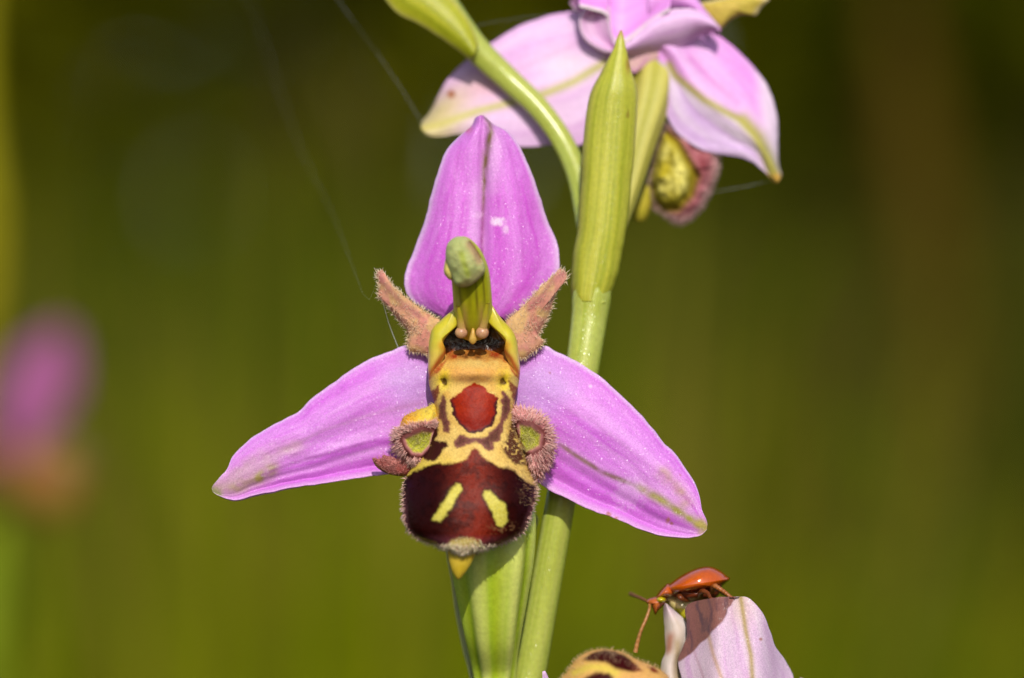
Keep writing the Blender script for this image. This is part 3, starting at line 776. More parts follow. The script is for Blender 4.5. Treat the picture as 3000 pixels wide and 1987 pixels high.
hairs("lip_pile", bb, nn + np.array([.2, 0, -.6]) + rng.normal(size=nn.shape) * .4, rng.uniform(.01, .02, len(bb)), .0012, cc, M_hair, f1, tipc=np.broadcast_to(C(206, 172, 120), cc.shape))
# yellow pointed appendage under the lip
pillow("lip_appendage", [(1304, 1590), (1310, 1612), (1315, 1645), (1323, 1672), (1333, 1690), (1343, 1699), (1354, 1690), (1374, 1664), (1390, 1632), (1396, 1600), (1350, 1585)], M_waxy, f1, -.24, .05, .05,
       lambda px, py, R: mixc(C(186, 156, 26), C(206, 176, 60), fbm(px * .06, py * .06, 3, 3)), 16, 60)

# ----- side lobes of the lip
def lobe_col(green, yellow=None):
    def f(px, py, R):
        n = fbm(px * .07, py * .07, 33, 3)
        c = mixc(C(232, 162, 160), C(222, 140, 142), n)
        d = sdf(px, py, green)
        c = mixc(c, C(96, 36, 30), .95 * np.exp(-((d + 14) / 13) ** 2))
        c = mixc(c, mixc(C(168, 172, 30), C(190, 186, 56), n), ss(-5, 4, d))
        if yellow is not None:
            c = mixc(c, mixc(C(226, 158, 30), C(228, 196, 70), ss(1190, 1250, px)), ss(-6, 6, sdf(px, py, yellow)))
        return c
    return f
yel = c2([(620, 70), (440, 120), (335, 170), (305, 245), (300, 275), (430, 235), (620, 205)])
lobeL = c2([(610, 75), (520, 95), (435, 125), (340, 172), (305, 250), (268, 320), (268, 400), (300, 470), (350, 510), (400, 570), (450, 580), (560, 480), (640, 330)])
greenL = c2([(365, 360), (430, 330), (490, 305), (560, 310), (540, 400), (480, 460), (420, 455), (380, 405)])
lobeR = c2([(1180, 100), (1230, 110), (1290, 128), (1400, 172), (1468, 260), (1500, 350), (1496, 450), (1470, 550), (1425, 625), (1372, 690), (1335, 640), (1290, 520), (1230, 400), (1170, 250)])
greenR = c2([(1240, 255), (1320, 268), (1388, 325), (1380, 400), (1330, 430), (1285, 445), (1240, 370)])
for nm, out_, gr, ye, cen in (("left", lobeL, greenL, yel, c2([(460, 370)])[0]), ("right", lobeR, greenR, None, c2([(1310, 350)])[0])):
    out_ = [(cen[0] + (a - cen[0]) * .93, cen[1] + (b - cen[1]) * .93) for a, b in out_]
    po, pg = pillow("lip_side_lobe", out_, M_fuzz, f1, .06, .16, .08, lobe_col(gr, ye), 36, 130, cen, relief=lambda px, py, R: .05 * ss(14, -14, -sdf(px, py, gr)), power=3)
    g_in = sdf(pg['px'], pg['py'], gr)
    yl = sdf(pg['px'], pg['py'], ye) > -2 if ye is not None else np.zeros_like(g_in, bool)
    bb, nn, cc = pick(pg, (g_in < -15) & ~yl & (pg['R'] > .15), 1300)
    cw = P(cen[0], cen[1], -.02)
    dd = bb - cw; dd[:, 1] *= .3; dd /= np.linalg.norm(dd, axis=1, keepdims=True)
    hairs("side_lobe_hair", bb, nn * .5 + dd * .9 + np.array([0, 0, -.35]) + rng.normal(size=nn.shape) * .25, rng.uniform(.5, 1, len(bb)) ** 2 * .055, .0021, mixc(cc, C(240, 172, 160), np.full(len(bb), .75)), M_hair, f1, tipc=mixc(cc, C(248, 214, 200), rng.uniform(.2, .95, len(bb))))
    bb, nn, cc = pick(pg, (g_in > -3) | yl, 500)
    hairs("side_lobe_hair", bb, nn * .7 + np.array([0, 0, -.3]) + rng.normal(size=nn.shape) * .6, rng.uniform(.012, .03, len(bb)), .0011, cc, M_hair, f1, tipc=np.broadcast_to(C(240, 222, 150), cc.shape))
# curled flap under the left lobe
flap = c2([(108, 500), (118, 540), (150, 582), (230, 625), (350, 642), (420, 610), (420, 560), (330, 520), (250, 495), (190, 478), (180, 500), (150, 510)])
po, pg = pillow("lip_flap", flap, M_fuzz, f1, .05, .06, .04, lambda px, py, R: mixc(mixc(C(120, 50, 50), C(176, 92, 84), fbm(px * .08, py * .08, 8, 3)), C(150, 104, 40),
        ss(9, 3, seg_d(px, py, c2([(108, 500), (118, 540), (150, 582), (230, 625), (350, 642)])))), 20, 80, c2([(270, 560)])[0])
bb, nn, cc = pick(pg, (pg['R'] < .85), 700)
hairs("side_lobe_hair", bb, nn * .5 + np.array([-.4, 0, .6]) + rng.normal(size=nn.shape) * .4, rng.uniform(.015, .04, len(bb)), .0012, cc, M_hair, f1, tipc=np.broadcast_to(C(236, 160, 150), cc.shape))

# ----- column, cavity and anther
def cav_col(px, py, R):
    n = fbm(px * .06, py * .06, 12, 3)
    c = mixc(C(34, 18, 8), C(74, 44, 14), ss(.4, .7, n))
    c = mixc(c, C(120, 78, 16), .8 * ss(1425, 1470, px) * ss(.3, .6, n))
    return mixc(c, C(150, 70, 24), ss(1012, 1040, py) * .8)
pillow("throat_cavity", c1([(540, 720), (490, 800), (470, 925), (520, 990), (600, 1050), (760, 1070), (900, 1040), (990, 980), (1035, 920), (1010, 800), (950, 720), (750, 680)]), M_wet, f1, .06, -.05, .12, cav_col, 20, 90)
YEL, YEL2 = C(214, 190, 20), C(226, 200, 70)
def arm_col(T, TH):
    c = mixc(C(198, 186, 16), YEL2, ss(.35, .85, T + .15 * noise(TH * 2, T * 5, 3)))
    return mixc(c, C(226, 190, 110), .6 * ss(.7, 1, T))
def hood_side_col(px, py, R):
    c = mixc(C(190, 180, 34), C(214, 196, 52), fbm(px * .04, py * .04, 15, 3))
    c = mixc(c, C(228, 196, 92), ss(985, 1060, py))
    c = mixc(c, C(176, 70, 26), .9 * np.clip(midline(px, py, [(1308, 1028), (1290, 1052), (1262, 1092), (1250, 1110)], 8) + midline(px, py, [(1478, 1030), (1496, 1050), (1514, 1085), (1526, 1105)], 8), 0, 1))
    c = mixc(c, C(206, 120, 30), .6 * ss(26, 6, np.minimum(np.hypot(px - 1300, py - 1012), np.hypot(px - 1480, py - 1012))))
    return c
pillow("hood_side", [(1345, 872), (1331, 902), (1300, 930), (1268, 962), (1258, 996), (1254, 1045), (1254, 1092), (1262, 1112), (1280, 1085), (1300, 1050), (1306, 1026), (1299, 1004), (1314, 980), (1333, 961), (1349, 948), (1362, 925), (1362, 890)], M_waxy, f1,
       lambda px, py: -.02 + .03 * ss(1000, 1110, py), .075, .05, hood_side_col, 26, 110, (1292, 992), power=2.6)
pillow("hood_side", [(1428, 868), (1442, 893), (1467, 930), (1498, 965), (1513, 994), (1519, 1033), (1524, 1085), (1517, 1112), (1500, 1085), (1485, 1052), (1477, 1028), (1480, 1004), (1462, 979), (1441, 957), (1428, 945), (1412, 925), (1410, 890)], M_waxy, f1,
       lambda px, py: -.02 + .03 * ss(1000, 1110, py), .075, .05, hood_side_col, 26, 110, (1484, 990), power=2.6)
def column_col(T, TH):
    c = mixc(C(186, 180, 24), C(150, 156, 20), ss(.35, .75, T)) + 0 * TH[..., None]
    x = np.cos(TH)
    fr = ss(.1, -.3, np.sin(TH)) if False else 1
    for k, x0 in enumerate((-.62, -.2, .2, .62)):
        c = mixc(c, C(84, 62, 20), .75 * np.exp(-((x - x0 - .04 * np.sin(T * 6 + k)) / .055) ** 2) * ss(.22, .4, T) * ss(.9, .7, T))
    c = mixc(c, C(120, 124, 20), .5 * np.exp(-(x / .4) ** 2) * ss(.35, .55, T))
    c = mixc(c, C(200, 140, 100), .55 * np.clip(np.exp(-((x + .42) / .13) ** 2) + np.exp(-((x - .42) / .13) ** 2), 0, 1) * ss(.45, .25, T))
    return mixc(c, C(206, 200, 80), .6 * ss(.75, .95, np.abs(x)))
tube("column", [(1386, 975, .06, 42), (1386, 930, -.03, 56), (1385, 890, -.10, 57), (1382, 845, -.16, 57), (1377, 800, -.21, 56), (1368, 760, -.25, 50), (1355, 725, -.27, 38), (1346, 703, -.28, 22), (1343, 696, -.28, 8)], M_waxy, f1, column_col, 110, 56, None, .8)
cap = [(1341, 693), (1322, 702), (1309, 719), (1305, 746), (1309, 775), (1320, 805), (1337, 836), (1356, 842), (1376, 838), (1406, 815), (1421, 794), (1416, 765), (1399, 735), (1384, 712), (1366, 697)]
def cap_col(px, py, R):
    n = fbm(px * .03, py * .03, 45, 3)
    c = mixc(C(158, 166, 96), C(186, 186, 126), n)
    c = mixc(c, C(146, 156, 44), .8 * midline(px, py, [(1352, 745), (1362, 780), (1372, 808)], 10))
    c = mixc(c, C(188, 150, 112), .9 * midline(px, py, [(1376, 716), (1392, 742), (1404, 765)], 12))
    c = mixc(c, C(130, 84, 44), .8 * midline(px, py, [(1378, 708), (1394, 730), (1408, 755)], 4))
    return mixc(c, C(196, 184, 124), .7 * midline(px, py, [(1360, 835), (1390, 818), (1415, 798)], 12))
pillow("anther_cap", cap, M_anther, f1, lambda px, py: -.30 - .02 * ss(840, 700, py), .10, .08, cap_col, 24, 90, (1358, 768), relief=lambda px, py, R: .04 * (fbm(px * .03, py * .03, 66, 3) - .5) + .03 * np.exp(-(seg_d(px, py, [(1378, 710), (1394, 735), (1410, 765)]) / 6) ** 2))
pillow("anther_lobe", [(1308, 752), (1302, 775), (1300, 797), (1308, 812), (1322, 822), (1330, 800), (1320, 765)], M_anther, f1, -.28, .05, .05, lambda px, py, R: np.broadcast_to(C(214, 196, 104), px.shape + (3,)), 12, 40)
for a in ([(1345, 895, -.155, 9), (1349, 935, -.115, 10), (1352, 962, -.09, 12)], [(1425, 885, -.16, 10), (1420, 935, -.115, 11), (1415, 962, -.09, 12)]):
    tube("pollinium_stalk", a, M_waxy, f1, lambda T, TH: mixc(C(180, 166, 40)[None, None], C(198, 156, 92)[None, None], ss(.2, .9, T + .1 * np.sin(TH))), 24, 12)
for x, r in ((1351, 18), (1413, 19)):
    a = np.linspace(0, 2 * np.pi, 16, endpoint=False)
    pillow("pollinium_gland", np.stack([x + r * np.cos(a), 975 + r * .95 * np.sin(a)], 1), M_waxy, f1, -.09, .03, .03, lambda px, py, R: mixc(C(202, 158, 110), C(176, 120, 96), fbm(px * .1, py * .1, 4)), 12, 32)
pillow("column_tooth", [(1383, 962), (1376, 985), (1374, 1000), (1386, 1009), (1397, 998), (1394, 985), (1389, 962)], M_waxy, f1, -.08, .025, .025, lambda px, py, R: np.broadcast_to(C(206, 164, 76), px.shape + (3,)), 12, 36)

# ================= upper flower, seen from behind
f2 = empty("flower", P(1930, 150, 1.1), plant)
tag(f2, "paler pink flower seen from behind with drooping sepals")
tube("ovary", [(1745, 880, .6, 14), (1775, 790, .66, 20), (1810, 660, .76, 25), (1834, 570, .85, 34), (1873, 410, .96, 48), (1907, 280, 1.06, 60), (1928, 150, 1.18, 62), (1935, 60, 1.24, 50), (1938, -10, 1.28, 30)], M_petal_soft, f2,
     lambda T, TH: mixc(mixc(C(176, 170, 52)[None, None], C(204, 194, 96)[None, None], .5 + .5 * np.cos(6 * TH)), C(190, 150, 80), ss(.75, .95, T)), 110, 48, (6, .05, 0, .6))
def up_left(T, U, px, py):
    c = veined(T, U, C(218, 164, 218), C(230, 192, 228), 5, 31, .6)
    c = mixc(c, C(236, 212, 224), .7 * np.exp(-((px - 1660) / 90) ** 2 - ((py - 190) / 50) ** 2))
    v = [(1800, 165), (1759, 192), (1680, 240), (1594, 275), (1500, 300), (1400, 325), (1290, 365), (1240, 375)]
    c = mixc(c, C(186, 180, 70), .9 * midline(px, py, v, 13))
    c = mixc(c, C(206, 140, 190), .3 * midline(px, py, [(1750, 100), (1600, 170), (1480, 215)], 12))
    m = ss(1450, 1290, px + .25 * (py - 300))
    c = mixc(c, C(206, 190, 110), .85 * m * ss(-90, 20, py - 330 - (px - 1250) * -.45))
    c = mixc(c, C(222, 170, 150), .5 * np.exp(-((px - 1440) / 60) ** 2 - ((py - 250) / 40) ** 2))
    return mixc(c, C(160, 92, 44), .9 * ss(18, 6, np.hypot(px - 1322, py - 276)))
sheet("lateral_sepal", [(1860, 60), (1760, 30), (1682, 33), (1594, 49), (1512, 82), (1429, 132), (1358, 184), (1309, 236), (1265, 318), (1240, 352), (1233, 362)],
      [(1870, 230), (1800, 330), (1704, 423), (1622, 424), (1534, 431), (1484, 417), (1420, 398), (1347, 392), (1281, 402), (1250, 396), (1234, 376)],
      M_petal_soft, f2, lambda T, U, px, py: 1.07 - .07 * U * ss(.05, .3, T) + .04 * U ** 2 - .03 * T - .02 * (fbm(T * 3, U * 2, 4) - .5), up_left, 140, 70, .03, 3, 13)
def up_right(T, U, px, py):
    v = [(1960, 190), (1978, 222), (2061, 291), (2120, 325), (2170, 351), (2210, 395), (2236, 439), (2272, 510)]
    side = sdf(px, py, [(1900, 170), (1960, 190), (1978, 222), (2061, 291), (2170, 351), (2236, 439), (2285, 530), (2400, 400), (2200, 0), (1900, 0)])
    c = veined(T, U, C(228, 150, 226), C(236, 188, 234), 5, 41, .6)
    lowc = veined(T, U, C(210, 170, 220), C(236, 218, 230), 4, 43, .6)
    c = mixc(lowc, c, ss(-4, 4, side))
    c = mixc(c, C(240, 220, 234), .8 * ss(2205, 2250, px - .1 * (py - 300)) * (side > 0))
    c = mixc(c, C(214, 110, 190), .4 * midline(px, py, [(2020, 170), (2080, 230), (2160, 300)], 10))
    c = mixc(c, C(176, 164, 62), .95 * midline(px, py, v, 12))
    c = mixc(c, C(186, 176, 80), .8 * midline(px, py, [(2180, 350), (2225, 400), (2250, 455), (2270, 510)], 20))
    return mixc(c, C(212, 168, 70), ss(500, 520, py))
sheet("lateral_sepal", [(1950, 60), (2011, 40), (2088, 93), (2143, 132), (2198, 187), (2242, 242), (2269, 307), (2279, 373), (2279, 456), (2282, 490), (2290, 512), (2284, 528)],
      [(1925, 180), (1950, 300), (1956, 345), (1989, 395), (2055, 439), (2116, 453), (2160, 458), (2198, 472), (2236, 500), (2256, 520), (2272, 534), (2280, 532)],
      M_petal_soft, f2, lambda T, U, px, py: 1.03 - .06 * U + .05 * U ** 2 - .04 * ss(-.3, .1, U) * ss(.5, .1, U) + .03 * (fbm(T * 3, U * 2, 6) - .5), up_right, 140, 70, .03, 2, 14)
def hood_col(a, b, edge, seed):
    def f(T, U, px, py):
        c = veined(T, U, a, b, 4, seed, .7)
        return mixc(c, edge, .9 * ss(.80, .97, np.abs(U)))
    return f
# dorsal sepal folded over the top, its white rim turned to the viewer
sheet("dorsal_sepal", [(1700, 20), (1780, 45), (1785, 100), (1812, 132), (1850, 112), (1900, 70), (1960, 30)], [(1690, -260), (1740, -300), (1790, -330), (1830, -340), (1880, -330), (1940, -300), (2000, -240)],
      M_petal_soft, f2, lambda T, U, px, py: .98 + .10 * U + .12 * np.sin(np.pi * T) * 1.0 + .05 * (U + 1), lambda T, U, px, py: mixc(veined(T, U, C(230, 140, 226), C(240, 170, 238), 4, 5, .6), C(244, 228, 226), ss(-.90, -.985, U)), 90, 60, .03, 2, 15)
sheet("petal", [(1735, 10), (1700, 60), (1715, 110), (1760, 140), (1800, 150)], [(1780, 20), (1785, 70), (1790, 100), (1800, 130), (1812, 146)], M_petal_soft, f2,
      lambda T, U, px, py: .97 - .05 * U ** 2 + .05, hood_col(C(214, 158, 206), C(232, 190, 224), C(236, 200, 226), 6), 60, 36, .03, 2, 16)
sheet("dorsal_sepal_fold", [(1668, 8), (1690, 36), (1720, 70), (1740, 110), (1770, 140), (1800, 165), (1815, 175)], [(1690, -10), (1760, 5), (1785, 40), (1786, 95), (1800, 120), (1815, 140), (1825, 168)], M_petal_soft, f2,
      lambda T, U, px, py: 1.02 - .03 * U, hood_col(C(206, 140, 200), C(226, 178, 218), C(238, 214, 228), 7), 60, 36, .03, 2, 17)
sheet("dorsal_sepal_fold", [(1812, 140), (1860, 105), (1920, 50), (1980, 28), (2040, 30), (2090, 60), (2110, 85)], [(1818, 168), (1850, 168), (1900, 158), (1945, 150), (1995, 138), (2040, 112), (2108, 90)], M_petal_soft, f2,
      lambda T, U, px, py: .97 + .05 * U - .06 * (1 - U ** 2), hood_col(C(212, 150, 212), C(234, 190, 230), C(240, 206, 232), 8), 80, 44, .03, 3, 18)
sheet("dorsal_sepal_fold", [(1900, -40), (1960, -60), (2020, -30), (2060, 20), (2100, 70), (2112, 92)], [(1900, 60), (1960, 30), (2010, 34), (2050, 50), (2085, 85), (2108, 96)], M_petal_soft, f2,
      lambda T, U, px, py: 1.0 - .05 * (1 - U ** 2), hood_col(C(226, 140, 224), C(240, 180, 238), C(240, 190, 234), 9), 80, 44, .03, 2, 19)
sheet("column_base", [(1790, 120), (1780, 170), (1800, 205), (1850, 215)], [(1940, 110), (1950, 150), (1930, 175), (1870, 212)], M_petal_soft, f2,
      lambda T, U, px, py: 1.0 + .03 * U ** 2, hood_col(C(206, 140, 180), C(222, 180, 170), C(200, 130, 180), 10), 40, 36, .03, 2, 20)
pet = c4([(1690, 20), (1760, 10), (1900, -20), (2000, -30), (2100, -10), (2060, 40), (2030, 82), (1990, 78), (1950, 80), (1890, 110), (1840, 155), (1790, 140), (1730, 80)])
pillow("petal", pet, M_fuzz, f2, 1.1, .06, .05, lambda px, py, R: mixc(mixc(C(176, 160, 48), C(206, 176, 84), fbm(px * .02, py * .02, 9, 3)), C(222, 200, 150), ss(.75, 1, R)), 20, 90)
lip2 = c4([(1560, 660), (1520, 720), (1480, 860), (1460, 1000), (1480, 1090), (1540, 1150), (1610, 1190), (1670, 1175), (1740, 1100), (1795, 990), (1825, 880), (1810, 820), (1720, 770), (1640, 720)])
grn2 = c4([(1540, 700), (1500, 800), (1470, 950), (1480, 1060), (1540, 1120), (1610, 1115), (1680, 1040), (1710, 940), (1660, 850), (1610, 760)])
def lip2_col(px, py, R):
    n = fbm(px * .03, py * .03, 4, 3)
    c = mixc(C(150, 76, 84), C(206, 150, 150), ss(.4, .65, n) * ss(.7, 1, R) + .2)
    d = sdf(px, py, grn2)
    c = mixc(c, C(112, 88, 24), ss(-24, -2, d))
    c = mixc(c, mixc(C(172, 156, 40), C(218, 206, 110), ss(.3, .7, fbm(px * .03 + 3, py * .02, 57, 3)) * ss(0, 30, d)), ss(-4, 10, d))
    return mixc(c, C(120, 44, 50), .8 * np.exp(-((px - 2060) / 16) ** 2 - ((py - 480) / 26) ** 2))
po, pg = pillow("lip", lip2, M_lip, f2, 1.10, .16, .14, lip2_col, 30, 110, relief=lambda px, py, R: .10 * (fbm(px * .025, py * .025, 55, 3) - .5) + .05 * np.exp(-(sdf(px, py, grn2) / 12) ** 2))
bb, nn, cc = pick(pg, (pg['R'] > .88) & (pg['px'] > 1900), 1800)
dd = bb - P(1985, 510, 1.2); dd[:, 1] *= .3; dd /= np.linalg.norm(dd, axis=1, keepdims=True)
hairs("lip_fringe", bb, dd + nn * .3 + rng.normal(size=nn.shape) * .3, rng.uniform(.015, .035, len(bb)), .0015, cc, M_hair, f2, tipc=np.broadcast_to(C(232, 196, 190), cc.shape))
pillow("lip_side_lobe", c4([(1360, 1100), (1365, 1160), (1400, 1188), (1440, 1175), (1470, 1110), (1490, 1020), (1480, 900), (1450, 940), (1420, 1020)]), M_fuzz, f2, 1.15, .07, .06,
       lambda px, py, R: mixc(C(176, 164, 40), C(206, 186, 66), fbm(px * .04, py * .04, 3)), 18, 70)

# ================= lower flower with the withered sepal (mostly below the frame)
f3 = empty("flower", P(2110, 2320, .3), plant)
tag(f3, "pale pink flower with a brown withered sepal top")
tube("ovary", [(1440, 3300, .58, 30), (1620, 2950, .5, 48), (1850, 2650, .45, 80), (2030, 2450, .38, 95), (2110, 2330, .32, 70), (2120, 2290, .3, 40)], M_green, f3, ov, 90, 40, (6, .07, 0, .6))
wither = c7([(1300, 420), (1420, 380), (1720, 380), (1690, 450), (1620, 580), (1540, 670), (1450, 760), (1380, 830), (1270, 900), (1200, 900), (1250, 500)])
def low_sep(T, U, px, py):
    c = veined(T, U, C(220, 178, 216), C(234, 206, 226), 6, 71, .6)
    c = mixc(c, C(226, 196, 176), .6 * np.exp(-((px - 2170) / 40) ** 2) * ss(1880, 1770, py))
    for q, w, k, a in (([(2170, 1750), (2185, 1850), (2200, 1920), (2212, 2100)], 8, C(176, 150, 84), .9), ([(2075, 1860), (2090, 1920), (2115, 1990), (2130, 2100)], 6, C(206, 164, 130), .8), ([(2030, 1900), (2060, 1980), (2080, 2100)], 4, C(196, 150, 170), .6),
                       ([(2240, 1830), (2270, 1960), (2270, 2100)], 10, C(206, 160, 200), .5)):
        c = mixc(c, k, a * midline(px, py, q, w))
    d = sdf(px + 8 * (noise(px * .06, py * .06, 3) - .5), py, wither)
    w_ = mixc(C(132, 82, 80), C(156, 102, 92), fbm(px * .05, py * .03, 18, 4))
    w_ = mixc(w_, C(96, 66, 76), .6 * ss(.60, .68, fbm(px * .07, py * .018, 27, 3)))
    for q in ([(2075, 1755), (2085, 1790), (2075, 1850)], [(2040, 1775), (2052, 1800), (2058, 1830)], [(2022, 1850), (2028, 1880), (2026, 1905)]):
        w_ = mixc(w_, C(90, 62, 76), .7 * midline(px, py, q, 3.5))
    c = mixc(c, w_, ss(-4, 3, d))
    return mixc(c, C(170, 110, 90), .8 * ss(7, 3, np.hypot(px - 2229, py - 1873)))
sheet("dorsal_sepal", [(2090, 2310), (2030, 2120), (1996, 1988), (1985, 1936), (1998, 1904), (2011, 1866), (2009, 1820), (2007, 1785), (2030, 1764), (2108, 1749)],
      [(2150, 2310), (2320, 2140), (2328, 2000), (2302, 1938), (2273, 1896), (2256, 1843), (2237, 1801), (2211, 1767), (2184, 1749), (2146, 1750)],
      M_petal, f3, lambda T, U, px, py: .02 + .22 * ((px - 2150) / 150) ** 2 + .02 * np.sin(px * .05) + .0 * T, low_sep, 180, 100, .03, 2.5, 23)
sheet("lateral_sepal", [(2100, 2320), (2250, 2150), (2310, 2030), (2340, 1990), (2345, 1985)], [(2150, 2330), (2350, 2250), (2420, 2150), (2420, 2060), (2355, 1988)], M_petal, f3,
      lambda T, U, px, py: .25 + .05 * U ** 2, lambda T, U, px, py: veined(T, U, C(214, 160, 214), C(230, 196, 228), 5, 73, .6), 60, 40, .03, 2, 24)
def curl_col(T, U, px, py):
    c = veined(T, U, C(222, 200, 184), C(238, 222, 214), 4, 77, .6)
    c = mixc(c, C(196, 112, 74), .75 * np.exp(-((px - 1962 + .15 * (py - 1880)) / 12) ** 2) * ss(1840, 1870, py) * ss(1930, 1900, py))
    c = mixc(c, C(160, 130, 50), .6 * np.exp(-((px - 1985) / 12) ** 2) * ss(1850, 1890, py))
    return mixc(c, C(216, 176, 206), .5 * ss(1830, 1780, py))
sheet("petal", c7([(1500, 1650), (1180, 1200), (1148, 1010), (1152, 900), (1182, 800), (1172, 600), (1168, 480), (1180, 440)]), c7([(1600, 1650), (1420, 1200), (1310, 1018), (1300, 900), (1350, 780), (1370, 700), (1350, 590), (1200, 450)]), M_petal_soft, f3,
      lambda T, U, px, py: .30 - .06 * (1 - U ** 2) + .05 * ss(1800, 2000, py), curl_col, 90, 44, .025, 1.5, 25)
pillow("column", c7([(1180, 400), (1240, 385), (1330, 395), (1430, 390), (1450, 470), (1400, 620), (1330, 600), (1240, 500)]), M_waxy, f3, .36, .06, .05,
       lambda px, py, R: mixc(mixc(C(222, 200, 150), C(204, 184, 96), fbm(px * .04, py * .04, 3)), C(176, 166, 20), ss(14, 4, np.hypot((px - 1990) / 1.5, py - 1800) - 10)), 18, 70)
tube("column", [(2040, 1800, .34, 26), (2050, 1950, .32, 38), (2080, 2150, .3, 46), (2110, 2310, .3, 50)], M_waxy, f3, lambda T, TH: np.broadcast_to(C(190, 178, 60), T.shape + (3,)), 40, 24)
lip3 = [(1618, 2080), (1632, 2010), (1660, 1970), (1690, 1930), (1730, 1908), (1775, 1902), (1825, 1912), (1870, 1935), (1920, 1955), (1960, 1985), (2000, 2060), (2080, 2200), (2060, 2330), (1900, 2350), (1740, 2300), (1640, 2200)]
darkA = c7([(540, 880), (620, 820), (720, 800), (800, 815), (880, 850), (950, 900), (1005, 965), (930, 968), (820, 955), (740, 905), (660, 890), (590, 885)])
darkB = c7([(520, 1050), (580, 1000), (660, 978), (740, 980), (790, 1015), (760, 1080), (600, 1200)])
darkC = c7([(1050, 930), (1100, 940), (1130, 975), (1080, 975)])
def lip3_col(px, py, R):
    X = px + 5 * (noise(px * .07, py * .07, 3) - .5); Y = py + 5 * (noise(px * .07, py * .07, 4) - .5)
    c = mixc(C(212, 154, 96), C(208, 164, 84), fbm(px * .03, py * .03, 6))
    c = mixc(c, C(206, 186, 70), .8 * midline(px, py, c7([(480, 980), (600, 930), (720, 940), (800, 980)]), 12))
    for q in (darkA, darkB, darkC):
        d = sdf(X, Y, q)
        c = mixc(c, mixc(C(56, 8, 6) + 0 * c, C(112, 16, 6), ss(1840, 1880, px)), ss(-3, 3, d))
    return c
po, pg = pillow("lip", lip3, M_lip, f3, -.35, .28, .5, lip3_col, 40, 140, (1830, 2120))
bb, nn, cc = pick(pg, pg['R'] > .8, 2000)
hairs("lip_fringe", bb, nn + np.array([0, 0, .4]) + rng.normal(size=nn.shape) * .4, rng.uniform(.01, .025, len(bb)), .0013, cc, M_hair, f3, tipc=np.broadcast_to(C(230, 196, 150), cc.shape))
sheet("lateral_sepal", [(1960, 2300), (1800, 2240), (1680, 2120), (1620, 2010), (1596, 1966)], [(2000, 2380), (1820, 2340), (1640, 2200), (1592, 2060), (1590, 1968)], M_petal_soft, f3,
      lambda T, U, px, py: .12 + .22 * (1 - T), lambda T, U, px, py: veined(T, U, C(214, 160, 214), C(230, 196, 228), 5, 75, .6), 60, 40, .03, 2, 26)

# ------------------------------------------------------------------ beetle on the lower flower
bt = empty("beetle", P(2090, 1752, .22))
tag(bt, "small glossy orange brown beetle with drooping antennae on the withered sepal", "beetle")
def orange(a=(186, 76, 2), b=(204, 94, 8), s=3):
    return lambda px, py, R: mixc(C(*a), C(*b), fbm(px * .03, py * .03, s, 3))
ely = c7([(1185, 325), (1235, 275), (1330, 212), (1430, 170), (1520, 158), (1600, 186), (1655, 230), (1682, 252), (1645, 292), (1600, 325), (1540, 335), (1470, 350), (1380, 362), (1300, 372), (1225, 368)])
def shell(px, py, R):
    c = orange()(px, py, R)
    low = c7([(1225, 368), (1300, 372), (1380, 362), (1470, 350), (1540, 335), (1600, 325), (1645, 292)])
    return mixc(c, C(112, 40, 6), .8 * ss(16, 4, seg_d(px, py, low)))  # underside shade painted into the colour as a darker band along the lower margin
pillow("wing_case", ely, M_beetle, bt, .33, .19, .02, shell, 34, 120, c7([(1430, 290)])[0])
pillow("wing_case", ely, M_beetle, bt, .35, -.01, .19, orange(), 34, 120, c7([(1430, 290)])[0])
pillow("abdomen", c7([(1230, 350), (1300, 340), (1450, 320), (1580, 310), (1610, 340), (1560, 405), (1440, 425), (1320, 425), (1250, 395)]), M_beetle_soft, bt, .34, .13, .12, orange((84, 34, 12), (120, 50, 18), 4), 24, 80)
pillow("thorax", c7([(1105, 405), (1130, 355), (1170, 310), (1205, 288), (1250, 320), (1262, 365), (1230, 392), (1170, 400)]), M_beetle, bt, .34, .12, .12, orange((186, 84, 20), (200, 96, 40), 5), 24, 80)
hd = pillow("head", c7([(1030, 425), (1050, 405), (1100, 390), (1150, 375), (1195, 380), (1195, 430), (1170, 460), (1130, 500), (1104, 535), (1085, 500), (1070, 462), (1040, 448)]), M_beetle, bt, .34, .08, .08, orange((176, 80, 24), (196, 108, 50), 6), 22, 80)[0]
a = np.linspace(0, 2 * np.pi, 24, endpoint=False)
pillow("eye", np.array(c7([(1150 + 38 * math.cos(q), 414 + 27 * math.sin(q)) for q in a])), M_beetle, hd, .285, .05, .03, lambda px, py, R: np.broadcast_to(C(196, 178, 16), px.shape + (3,)), 12, 40)
def limb(name, pts, col, par=bt):
    tube(name, [(*c7([(p[0], p[1])])[0], p[2], p[3]) for p in pts], M_beetle_soft, par, lambda T, TH: mixc(np.broadcast_to(col * .85, T.shape + (3,)), col, .5 + .5 * np.sin(T * 60)), 60, 12,
         relief=lambda T, TH: .06 * np.sin(T * 60))
limb("antenna", [(1062, 440, .30, 4.5), (1058, 490, .27, 4.5), (1030, 570, .25, 5), (995, 650, .24, 5), (968, 740, .24, 6), (950, 820, .24, 7)], C(168, 112, 56), hd)
limb("antenna", [(1050, 430, .38, 4.5), (1000, 405, .44, 4.5), (950, 385, .52, 5), (912, 370, .62, 6)], C(130, 80, 44), hd)
LEG = C(112, 54, 20)
limb("leg", [(1540, 350, .24, 9), (1560, 310, .16, 8), (1600, 330, .14, 7), (1650, 365, .14, 6), (1690, 396, .13, 5), (1720, 402, .10, 4)], C(160, 92, 40))
limb("leg", [(1440, 380, .24, 9), (1470, 350, .16, 8), (1510, 365, .12, 6), (1530, 400, .08, 5), (1560, 412, .06, 4)], LEG)
